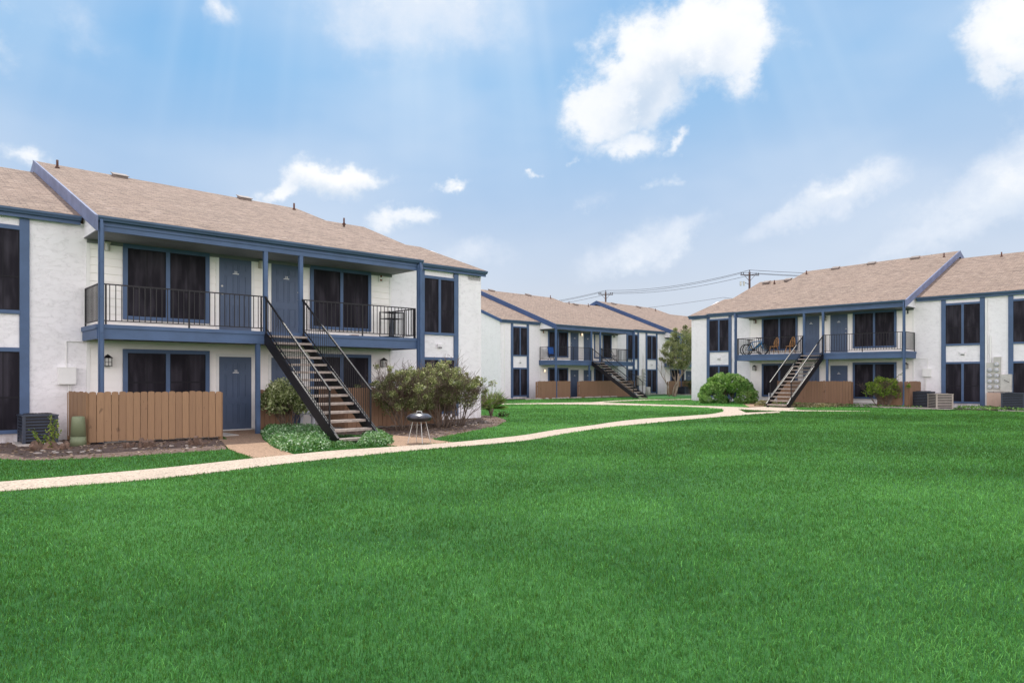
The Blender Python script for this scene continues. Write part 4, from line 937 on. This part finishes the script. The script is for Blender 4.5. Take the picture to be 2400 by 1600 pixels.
# fan palm
def palm(loc, label, h=.62, r=.56, n=46):
    t = empty('palm_plant', (*loc, 0), 0, label, 'palm'); mb = MB()
    for k in range(6): a = k*1.05; mb.tube([(0, 0, 0), (math.cos(a)*.05, math.sin(a)*.05, h*.3), (math.cos(a)*.10, math.sin(a)*.10, h*random.uniform(.5, .75))], [.035, .03, .022], 6)
    mb.build('trunk', m_bark, t, True); L = []
    for k in range(n):
        a = random.uniform(0, 2*math.pi); e = random.uniform(.25, 1.5); q = Vector((math.cos(a)*math.cos(e), math.sin(a)*math.cos(e), math.sin(e))); c = Vector((math.cos(a)*.08, math.sin(a)*.08, h*random.uniform(.35, .9)))
        for j in range(7):
            dd = (q+Vector((random.gauss(0, .16), random.gauss(0, .16), random.gauss(0, .12)))).normalized(); ln = r*random.uniform(.7, 1.05); sd2 = dd.cross(Vector((random.random()-.5, random.random()-.5, .3))).normalized()*.011
            m_ = c+dd*ln*.5+Vector((0, 0, .02)); tip = c+dd*ln-Vector((0, 0, .10*ln*math.cos(e))); L.append((c, m_+sd2, tip, m_-sd2))
    V = np.array([[tuple(x) for x in l] for l in L]).reshape(-1, 3); i = np.arange(len(L))*4; F_ = np.concatenate([np.stack([i, i+1, i+2], 1), np.stack([i, i+2, i+3], 1)]); v = np.clip(rng.normal(.5, .22, len(L)), 0, 1)
    npmesh('fronds', V, F_, LM['palm'], np.concatenate([v, v]), t)
palm((-.80, 26.3), 'small spiky fan palm at the corner of the nearest building', h=.55, r=.78, n=44)
shrub('small_weed', (-.38, 25.7), 'small dark tuft at the tip of the soil bed', 'plant', 4, .26, .18, .18, LM['dark'], 260, .06, zlo=.1, clumps=8, clr=.08, depth=1)
# young shoots by the condenser
t = empty('young_shrub', (-9.62, 14.45, 0), 0, 'young yellow-green leafy shoots in front of the dark condenser', 'plant'); mb = MB(); L = []
for (dx_, dz_, bx) in ((.02, .68, 0), (.06, .60, .14), (-.28, .40, -.16), (.10, .36, .06), (-.10, .30, -.02), (.03, .5, .05)):
    p0, p1, p2 = Vector((bx*.2, 0, .0)), Vector((dx_*.6+bx*.3, random.uniform(-.05, .05), dz_*.5)), Vector((dx_+bx*.6, random.uniform(-.05, .05), dz_)); mb.tube([p0, p1, p2], [.009, .006, .003], 5)
    for k in range(16): f = k/15; q = (p0.lerp(p1, f*2) if f < .5 else p1.lerp(p2, f*2-1)); L += [q+Vector((random.gauss(0, .03), random.gauss(0, .03), random.gauss(0, .02))) for _ in range(2 if f < .5 else 4)]
mb.build('stems', m_bark, t); V, F_ = leaves(np.array([tuple(q) for q in L]), .062, .5); v = np.clip(rng.normal(.6, .25, len(L)), 0, 1); npmesh('foliage', V, F_, LM['lime'], np.concatenate([v, v]), t)
# multi-stemmed tree by the middle-distance building
t = empty('crape_myrtle', (12.35, 53.3, 0), 0, 'multi-stemmed crape myrtle tree with smooth pale trunks, beside the right building', 'tree'); mb = MB(); ends = []
for (bx, dx_, r_, L_) in ((0, .16, .075, 2.3), (.14, .30, .10, 2.4), (-.25, .05, .055, 2.2), (.22, .10, .05, 2.0)):
    limb(mb, (bx, 0, -.05), (dx_, random.uniform(-.1, .1), 1), L_*.8, r_, 3, ends, .30, .35, kids=(2, 3))
mb.build('trunk', m_bark2, t, True)
cs = []; rs = []
for k in range(58):
    z = random.uniform(2.2, 5.15); f = (z-2.0)/3.15; wd = .25+1.05*math.sin(min(1, f*1.05)*math.pi*.93)**.7; a = random.uniform(0, 6.28); rr = wd*math.sqrt(random.random()); cs.append((.45+.35*f+math.cos(a)*rr, math.sin(a)*rr*.9, z)); rs.append(random.uniform(.2, .45))
for (x_, z_) in ((-.75, 3.4), (-.9, 2.85), (-.55, 3.2), (-.65, 2.7), (1.75, 3.6), (1.55, 3.2), (.2, 5.1), (.95, 5.3)): cs.append((x_, 0, z_)); rs.append(.2)
P, K = clump_points(cs, rs, 200, .15); V, F_ = leaves(P, .10, .5); v = np.clip(.45+rng.normal(0, .14, len(cs))[K]+rng.normal(0, .15, len(P)), 0, 1); npmesh('crown', V, F_, LM['myrtle'], np.concatenate([v, v]), t)
p = world('M', 14.75, 2.6); shrub('dark_shrub', (p.x+.1, p.y), 'dark shrub between the multi-stemmed tree and the light brown fence', 'shrub', 9, 1.35, .62, .5, LM['dark'], 1500, .08, zlo=.15, clumps=30, clr=.2, depth=2)

# ------------------------------------------------------------------ condensers, pedestal, barbecue, furniture
def condenser(b, u, v, w_, d_, h, m, label, ang=0.0, stripes=7, corner=False):
    x, y, a_, z_, s_ = FR[b]; p = world(b, u, v); t = empty('air_conditioner', (p.x, p.y, .0), a_+ang, label, 'air conditioner', 'air conditioning condensers')
    mb = MB(); mb.box(-w_/2+.02, w_/2-.02, -d_/2+.02, d_/2-.02, .06, h-.04, 1)
    c = .06
    for sx in (-1, 1):
        for sy in (-1, 1): mb.box(sx*w_/2, sx*(w_/2-c), sy*d_/2, sy*(d_/2-c), .05, h-.04)
    step = (h-.14)/stripes
    for k in range(stripes):
        z = .09+step*(k+.5)
        for sy in (-1, 1):
            y0 = sy*(d_/2-.012); mb.add([(-w_/2+c, y0-sy*.02, z+step*.36), (w_/2-c, y0-sy*.02, z+step*.36), (w_/2-c, y0+sy*.010, z-step*.30), (-w_/2+c, y0+sy*.010, z-step*.30), (-w_/2+c, y0-sy*.02, z-step*.34), (w_/2-c, y0-sy*.02, z-step*.34)], [(0, 1, 2, 3), (3, 2, 5, 4)])
        for sx in (-1, 1):
            x0 = sx*(w_/2-.012); mb.add([(x0-sx*.02, -d_/2+c, z+step*.36), (x0-sx*.02, d_/2-c, z+step*.36), (x0+sx*.010, d_/2-c, z-step*.30), (x0+sx*.010, -d_/2+c, z-step*.30), (x0-sx*.02, -d_/2+c, z-step*.34), (x0-sx*.02, d_/2-c, z-step*.34)], [(0, 1, 2, 3), (3, 2, 5, 4)])
    mb.build('casing', [m, m_black], t)
    tb = MB(); tb.box(-w_/2-.012, w_/2+.012, -d_/2-.012, d_/2+.012, h-.04, h-.01); tb.lathe([(w_*.42, 0), (w_*.42, .012), (w_*.36, .018)], (0, 0, h-.01), 24); tb.build('top_cover', m, t)
    fb = MB()
    for k in range(12): a = k*math.pi/12; fb.bar((math.cos(a)*w_*.4, math.sin(a)*w_*.4, h+.012), (-math.cos(a)*w_*.4, -math.sin(a)*w_*.4, h+.012), .006)
    fb.build('fan_grille', m_black, t)
    pb = MB(); pb.box(-w_/2-.08, w_/2+.08, -d_/2-.08, d_/2+.08, -.02, .05); pb.build('pad', m_conc, t)
condenser('L', -1.12, .86, .66, .72, .68, m_acdark, 'dark blue-grey condenser at the far left, before the tall window', stripes=8)
condenser('R', -.62, .75, .80, .74, .80, m_acdark, 'black condenser under the white utility box of the right building', stripes=9)
condenser('R', -1.55, 1.55, .76, .76, .72, m_aclight, 'beige condenser under the bay window of the right building', ang=R(43), stripes=8)
condenser('R', -4.35, 1.3, .85, .8, .80, m_acdark, 'dark condenser cut by the right edge of the picture', stripes=9)
condenser('M', 14.55, 2.3, .72, .7, .66, m_acdark, 'dark condenser beside the trunk of the multi-stemmed tree')
t = empty('utility_pedestal', (-9.50, 15.2, 0), 0, 'sage green round plastic pedestal left of the long brown fence', 'pedestal')
mb = MB(); mb.lathe([(.160, 0), (.150, .205)], n=28); mb.build('base', m_sage, t, True)
mb = MB(); mb.lathe([(.150, .21), (.128, .60), (.118, .635), (.09, .645)], n=28); mb.build('cover', m_sage, t, True)
p = world('M', 11.95, .6); t = empty('utility_pedestal', (p.x, p.y, 0), 0, 'grey-green cylinder under the middle-distance meter bank', 'pedestal'); mb = MB(); mb.lathe([(.22, 0), (.2, .3), (.2, .62), (.17, .66)], n=20); mb.build('cover', m_grey, t, True)
t = empty('utility_riser', (-9.72, 15.62, 0), 0, 'small black cap on a short riser beside the dark condenser', 'riser'); mb = MB(); mb.tube([(0, 0, 0), (0, 0, .2)], .03, 8); mb.build('riser_pipe', m_grey, t); mb = MB(); mb.lathe([(.085, .16), (.085, .25), (.06, .285), (.02, .295)], n=16); mb.build('cap', m_black, t)
# barbecue
t = empty('barbecue_grill', (-2.12, 15.86, 0), R(-22), 'round black charcoal barbecue on four thin legs beside the path', 'barbecue')
mb = MB(); mb.lathe([(.10, .475), (.235, .50), (.275, .545), (.285, .575)], n=30); mb.build('fire_bowl', m_black, t, True)
m_lid = mat('scuffed_grill_lid', (.06, .058, .075), .28, .06, 12, .5, 6, spec=.7)
mb = MB(); mb.lathe([(.292, .577), (.295, .59), (.262, .625), (.20, .665), (.10, .680)], n=30); mb.build('lid', m_lid, t, True)
mb = MB(); mb.tube([(-.07, 0, .675), (-.06, 0, .72), (.06, 0, .72), (.07, 0, .675)], .011, 8); mb.build('lid_handle', m_metal, t)
for k in range(4):
    a = math.pi/4+k*math.pi/2; mb = MB(); mb.tube([(math.cos(a)*.15, math.sin(a)*.15, .50), (math.cos(a)*.27, math.sin(a)*.27, 0)], .009, 8); mb.build('leg', m_metal, t)
# wire rack on the nearest balcony
p = world('L', 8.2, .85, 2.70); x, y, a_, z_, s_ = FR['L']
t = empty('wire_rack', (p.x, p.y, 2.705), a_+.2, 'black wire rack at the right end of the nearest balcony', 'rack')
mb = MB(); W_, D_, H_ = .62, .42, .84
for sx in (-1, 1):
    for sy in (-1, 1): mb.bar((sx*W_/2, sy*D_/2, 0), (sx*W_/2, sy*D_/2, H_), .022)
mb.build('frame', m_black, t)
for z in (.06, H_-.22, H_-.02):
    mb = MB()
    for sy in (-1, 1): mb.bar((-W_/2, sy*D_/2, z), (W_/2, sy*D_/2, z), .02)
    for k in range(9): q = -W_/2+W_*k/8; mb.bar((q, -D_/2, z), (q, D_/2, z), .008)
    mb.build('shelf', m_black, t)
mb = MB(); mb.tube([(0, 0, .07), (.0, .0, H_-.24)], [.07, .05], 10); o = mb.build('folded_parasol', m_acdark); o.location = (p.x, p.y, 2.705); tag(o, 'dark folded bundle standing inside the wire rack', 'parasol')
mb = MB(); mb.box(-.14, .14, -.10, .10, 0, .02); mb.box(-.10, .12, -.13, .07, .02, .032); o = mb.build('doormat', m_rust); q = world('L', 6.6, 1.25); o.location = (q.x, q.y, 2.706); o.rotation_euler = (0, 0, a_); tag(o, 'small rust-brown mat lying near the edge of the nearest balcony', 'mat')
# windsor chairs
def chair(b, u, v, z, rz, label):
    x, y, a_, z_, s_ = FR[b]; p = world(b, u, v); t = empty('wooden_chair', (p.x, p.y, z), a_+rz, label, 'chair', 'varnished spindle-back chairs')
    mb = MB(); mb.lathe([(.20, .42), (.225, .435), (.22, .46), (.17, .465)], n=18, sx=1, sy=.98); mb.build('seat', m_oak, t, True)
    for sx in (-1, 1):
        for sy in (-1, 1): mb = MB(); mb.tube([(sx*.12, sy*.12, .43), (sx*.165, sy*.16, .2), (sx*.20, sy*.19, 0)], [.014, .021, .012], 8); mb.build('leg', m_oak, t, True)
    mb = MB(); pts = [(.19*math.cos(a), .15+.10*math.sin(a), .46+.50*math.sin(a)) for a in np.linspace(0, math.pi, 15)]; mb.tube(pts, .014, 8)
    for k in range(7): q = -.14+.28*k/6; top = .46+.50*math.sqrt(max(0, 1-(q/.19)**2)); mb.tube([(q*.85, .15, .455), (q, .15+.10*(top-.46)/.5, top)], .007, 6)
    mb.build('backrest', m_oak, t, True)
    mb = MB(); mb.tube([(-.16, -.15, .2), (-.16, .15, .2)], .009, 6); mb.tube([(.16, -.15, .2), (.16, .15, .2)], .009, 6); mb.tube([(-.16, 0, .2), (.16, 0, .2)], .009, 6); mb.build('stretcher', m_oak, t)
chair('R', 6.86, .78, 2.735, -.35, 'left wooden spindle-back chair, next to the bicycles')
chair('R', 5.98, .68, 2.735, -.35, 'right wooden spindle-back chair, next to the blue door')
# bicycles
def bicycle(b, u, v, z, rz, mfr, label):
    x, y, a_, z_, s_ = FR[b]; p = world(b, u, v); t = empty('bicycle', (p.x, p.y, z), a_+rz, label, 'bicycle', 'bicycles on the balcony'); r = .305; wb = .50
    for sx in (-1, 1):
        mb = MB(); N = 28; mb.tube([(sx*wb+r*math.cos(2*math.pi*k/N), 0, r+r*math.sin(2*math.pi*k/N)) for k in range(N+1)], .024, 6, cap=False)
        wh = mb.build('wheel', m_tyre, t, True)
        sp = MB()
        for k in range(14): a = k*2*math.pi/14; sp.bar((sx*wb, 0, r), (sx*wb+r*.94*math.cos(a), 0, r+r*.94*math.sin(a)), .004)
        sp.tube([(sx*wb, -.03, r), (sx*wb, .03, r)], .022, 8); sp.build('spokes', m_metal, wh)
    f = MB(); BB, ST, HT, HB = (-.08, 0, .29), (-.20, 0, .72), (.33, 0, .78), (.37, 0, .66)
    for a, c, ww in ((BB, ST, .034), (ST, HT, .036), (BB, HB, .042), (HT, HB, .04), (BB, (-wb, 0, r), .022), (ST, (-wb, 0, r), .018), (HB, (wb, 0, r), .03)): f.tube([a, c], ww/2+.004, 8)
    f.build('frame', mfr, t, True)
    hb = MB(); hb.tube([HT, (.31, 0, .92)], .014, 6); hb.tube([(.22, -.28, .96), (.33, -.14, .93), (.33, .14, .93), (.22, .28, .96)], .013, 6); hb.build('handlebar', m_black, t)
    sb = MB(); sb.tube([ST, (-.225, 0, .85)], .013, 6); sb.add([(-.36, -.07, .87), (-.36, .07, .87), (-.10, .012, .87), (-.10, -.012, .87), (-.34, -.05, .83), (-.34, .05, .83), (-.12, 0.008, .84), (-.12, -.008, .84)], [(0, 1, 2, 3), (7, 6, 5, 4), (0, 4, 5, 1), (1, 5, 6, 2), (2, 6, 7, 3), (3, 7, 4, 0)]); sb.build('saddle', m_black, t)
    cb = MB(); cb.tube([(-.08, -.05, .29), (-.08, .05, .29)], .075, 14); cb.bar((-.08, -.07, .29), (.06, -.07, .19), .02); cb.bar((-.08, .07, .29), (-.22, .07, .39), .02); cb.build('crank', m_black, t)
bicycle('R', 7.78, 1.12, 2.735, -.06, m_bikeb, 'bright blue bicycle at the front of the right building balcony')
bicycle('R', 8.05, .80, 2.735, .05, m_tyre, 'black bicycle behind the blue one on the right building balcony')
# stool on the right patio
def stool(b, u, v, z, label, m, h=.45, s_=.34):
    x, y, a_, zz, _ = FR[b]; p = world(b, u, v); t = empty('stool', (p.x, p.y, z), a_, label, 'stool'); mb = MB(); mb.box(-s_/2, s_/2, -s_/2, s_/2, h-.035, h); mb.build('seat', m, t)
    for sx in (-1, 1):
        for sy in (-1, 1): mb = MB(); mb.bar((sx*s_*.42, sy*s_*.42, 0), (sx*s_*.42, sy*s_*.42, h-.035), .04); mb.build('leg', m, t)
stool('R', 6.65, 1.35, .14, 'small pale stool beside the right building staircase', m_ragc)
# folding chair and camp chair on the middle-distance balcony
x, y, a_, z_, s_ = FR['M']; p = world('M', 7.2, .8); t = empty('folding_chair', (p.x, p.y, 2.64), a_+.3, 'black folding chair on the middle-distance balcony', 'chair')
mb = MB(); mb.box(-.2, .2, -.2, .2, .44, .47); mb.build('seat', m_black, t)
mb = MB(); mb.box(-.2, .2, .2, .23, .62, .88); mb.build('backrest', m_black, t)
for sx in (-1, 1): mb = MB(); mb.bar((sx*.2, -.24, 0), (sx*.2, .22, .86), .025); mb.build('leg', m_black, t); mb = MB(); mb.bar((sx*.18, .26, 0), (sx*.18, -.18, .45), .025); mb.build('leg', m_black, t)
p = world('M', .45, .8); t = empty('camp_chair', (p.x, p.y, 2.64), a_-.3, 'bright blue fabric camp chair at the left end of the middle-distance balcony', 'chair')
mb = MB()
for sx in (-1, 1):
    for a, c in (((sx*.25, -.22, 0), (sx*.22, .2, .45)), ((sx*.25, .22, 0), (sx*.22, -.2, .45)), ((sx*.22, .2, .4), (sx*.24, .3, .9))): mb.bar(a, c, .02)
mb.build('frame', m_black, t)
mb = MB(); mb.box(-.22, .22, -.2, .2, .42, .44); mb.build('seat', m_bluecl, t)
mb = MB(); mb.add([(-.23, .2, .44), (.23, .2, .44), (.24, .31, .92), (-.24, .31, .92), (-.23, .22, .44), (.23, .22, .44), (.24, .33, .92), (-.24, .33, .92)], [(0, 1, 2, 3), (7, 6, 5, 4), (0, 4, 5, 1), (1, 5, 6, 2), (2, 6, 7, 3), (3, 7, 4, 0)]); mb.build('backrest', m_bluecl, t)
# white plastic chair glimpsed behind the nearest stairs
x, y, a_, z_, s_ = FR['L']; p = world('L', 5.45, 1.0); t = empty('plastic_chair', (p.x, p.y, .03), a_+.4, 'pale plastic chair glimpsed through the treads of the nearest staircase', 'chair')
mb = MB(); mb.box(-.24, .24, -.24, .22, .40, .44); mb.build('seat', m_ragc, t)
mb = MB(); mb.add([(-.24, .2, .42), (.24, .2, .42), (.22, .32, .86), (-.22, .32, .86), (-.24, .23, .42), (.24, .23, .42), (.22, .35, .86), (-.22, .35, .86)], [(0, 1, 2, 3), (7, 6, 5, 4), (0, 4, 5, 1), (1, 5, 6, 2), (2, 6, 7, 3), (3, 7, 4, 0)]); mb.build('backrest', m_ragc, t)
for sx in (-1, 1):
    for sy in (-1, 1): mb = MB(); mb.bar((sx*.25, sy*.25, 0), (sx*.2, sy*.2, .41), .045); mb.build('leg', m_ragc, t)
# old stumps, stones, litter of the beds
def blob(name, loc, r, m, label, cat, group=None, flat=.6, seed=0):
    bm = bmesh.new(); bmesh.ops.create_icosphere(bm, subdivisions=3, radius=1); rr = random.Random(seed); ph = [rr.uniform(0, 6) for _ in range(6)]
    for v in bm.verts:
        c = v.co; k = 1+.16*math.sin(3*c.x+ph[0])*math.cos(2.5*c.y+ph[1])+.10*math.sin(6*c.y+ph[2]+4*c.z)+.06*math.sin(11*c.x+9*c.z+ph[3]); v.co = c*k
    for v in bm.verts: v.co = Vector((v.co.x*r[0], v.co.y*r[1], max(-.01, v.co.z*r[2]*flat+r[2]*.35)))
    me = bpy.data.meshes.new(name); bm.to_mesh(me); bm.free(); me.materials.append(m); o = bpy.data.objects.new(name, me); COL.objects.link(o); o.location = (*loc, 0); tag(o, label, cat, group); return o
def stump(loc, sc, label, seed):
    rr = random.Random(seed); t = empty('tree_stump', (*loc, 0), rr.uniform(0, 6), label, 'stump', 'old cut stumps in the soil bed'); mb = MB()
    for k in range(rr.randint(4, 6)):
        a = k*1.2+rr.uniform(-.3, .3); d = Vector((math.cos(a)*.6, math.sin(a)*.6, rr.uniform(.5, 1.2))).normalized(); q = Vector((math.cos(a)*.05*sc, math.sin(a)*.05*sc, -.02)); L_ = sc*rr.uniform(.14, .26); mb.tube([q, q+d*L_*.5, q+d*L_], [sc*.07, sc*.06, sc*.045], 8)
    mb.build('stems', m_stump, t)
    mb = MB()
    for k in range(5): a = k*1.3+.4; mb.tube([(math.cos(a)*.04*sc, math.sin(a)*.04*sc, .03), (math.cos(a)*.17*sc, math.sin(a)*.17*sc, .02), (math.cos(a)*.28*sc, math.sin(a)*.28*sc, -.01)], [.03*sc, .02*sc, .01*sc], 6)
    mb.build('roots', m_stump, t)
def at(px, py): k = (py-881.56)/1626.46; Y = 1.52/k; return ((px-1200)/1626.46*Y, Y)
stump((-9.75, 14.35), 1.15, 'cut stump beneath the yellow-green shoots', 1); stump((-9.42, 14.5), 1.0, 'cut stump between the shoots and the green pedestal', 2)
stump((-7.85, 14.9), .95, 'cut stump before the middle of the long brown fence', 3); stump((-8.2, 14.85), .6, 'small cut stump before the left part of the long brown fence', 5); stump((-7.0, 15.45), 1.0, 'cut stump before the right end of the long brown fence', 4)
for k in range(26):
    if k < 15: loc = (random.uniform(-9.6, -6.3), 0); loc = (loc[0], 13.35+(loc[0]+9.6)*.42+random.uniform(0, .8)); cond = inpoly(np.array([loc[0]]), np.array([loc[1]]), BEDL)[0]
    else: loc = (random.uniform(-2.2, -.5), 0); loc = (loc[0], 19.5+(loc[0]+2.2)*2.4+random.uniform(-.7, 1)); cond = inpoly(np.array([loc[0]]), np.array([loc[1]]), BEDR)[0]
    if cond: blob('stone', loc, (random.uniform(.03, .08), random.uniform(.03, .06), .03), m_stone, 'small pale stone lying on the bare soil of a bed', 'stone', 'pale stones scattered on the soil beds', seed=k)
for k in range(26):
    u_ = -3.4+k*.36+random.uniform(-.1, .1); q = world('M', u_, 2.1+random.uniform(-.15, .15))
    if random.random() < .75: blob('stone', (q.x, q.y), (random.uniform(.10, .26), random.uniform(.08, .15), .10), m_stone, 'pale edging stone along the bed of the middle-distance building', 'stone', 'edging stones before the middle-distance building', seed=k+50)
# dead twigs and chips on the soil (uncountable)
def litter(poly, n, m, label, name='leaf_litter', s_=.06):
    xs = [p[0] for p in poly]; ys = [p[1] for p in poly]; x = rng.uniform(min(xs), max(xs), n); y = rng.uniform(min(ys), max(ys), n); k = inpoly(x, y, poly); x, y = x[k], y[k]
    P = np.stack([x, y, np.full(len(x), .012)], 1); d = rng.normal(size=(len(x), 3)); d[:, 2] *= .15; V, F_ = leaves(P, s_, .3, 0, .6, 0, d*4); V[:, 2] = np.maximum(V[:, 2], .005); v = rng.random(len(x)); o = npmesh(name, V, F_, m, np.concatenate([v, v])); tag(o, label, 'leaf litter', kind='stuff')
m_lit2 = leafmat('dry_litter', (.06, .035, .02), (.20, .13, .08), (.55, .44, .34), .1, .9, .1)
litter(BEDL, 5200, m_lit2, 'dry twigs and chips on the soil below the long brown fence'); litter(BEDR, 5200, m_lit2, 'dry leaves and twigs on the soil round the hedge')
# ------------------------------------------------------------------ utility poles and wires
def pole(x, y, h, label, trans=False):
    t = empty('utility_pole', (x, y, 0), R(-8), label, 'utility pole', 'wooden utility poles'); mb = MB(); mb.tube([(0, 0, 0), (0, 0, h)], [.19, .14], 12); mb.build('shaft', m_pole, t, True)
    mb = MB(); mb.bar((-1.25, -.17, h-.42), (1.25, -.17, h-.52), .12, .12); mb.bar((-.7, -.17, h-.5), (0, -.1, h-1.35), .05); mb.bar((.7, -.17, h-.5), (0, -.1, h-1.35), .05); mb.build('crossarm', m_pole, t)
    for q in (-1.15, -.85, .85, 1.15, 0):
        mb = MB(); zz = h-.42+(.0 if q else .42)-q*.04; mb.tube([(q, -.17 if q else 0, zz+.05), (q, -.17 if q else 0, zz+.16), (q, -.17 if q else 0, zz+.28)], [.03, .09, .06], 8); mb.build('insulator', m_wire, t)
    if trans:
        mb = MB(); mb.bar((-.1, -.1, h-1.7), (-1.0, -.3, h-1.45), .06); mb.build('bracket', m_wire, t)
        for q in (0, .45): mb = MB(); mb.tube([(-1.25+q, -.3, h-1.95), (-1.25+q, -.3, h-1.35)], .13, 8); mb.build('cutout_switch', m_metal, t)
pole(33.2, 97, 16.1, 'utility pole with crossarm rising behind the right building', True); pole(16.2, 120, 16.1, 'more distant utility pole seen over the middle-distance roof')
def wire(pts, label, r=.025, sag=.8):
    out = []
    for a, c in zip(pts[:-1], pts[1:]):
        a, c = Vector(a), Vector(c)
        for k in range(12): f = k/12; q = a.lerp(c, f); q.z -= sag*4*f*(1-f); out.append(q)
    out.append(Vector(pts[-1])); mb = MB(); mb.tube(out, r, 5); o = mb.build('power_line', m_wire); tag(o, label, 'power line', 'power lines strung between the poles')
P0, P1, P2, P3 = (-8, 152), (16.2, 120), (33.2, 97), (80, 96)
for k, (dz_, dl, r_) in enumerate(((.25, 0, .03), (-.15, -1.1, .028), (-.22, 1.1, .028))):
    wire([(a[0]+dl*.8, a[1]+dl*.35, 16.1+dz_) for a in (P0, P1, P2, P3)], ['topmost power line over the pole tips', 'power line on the left crossarm ends', 'power line on the right crossarm ends'][k], r_)
wire([(10, 135, 13.3), (33.5, 110, 14.0), (62, 118, 13)], 'faint lower power line behind the roofs', .025, .3); wire([(10, 150, 11.6), (40, 120, 12.6)], 'faintest and lowest power line behind the far roofs', .025, .2)
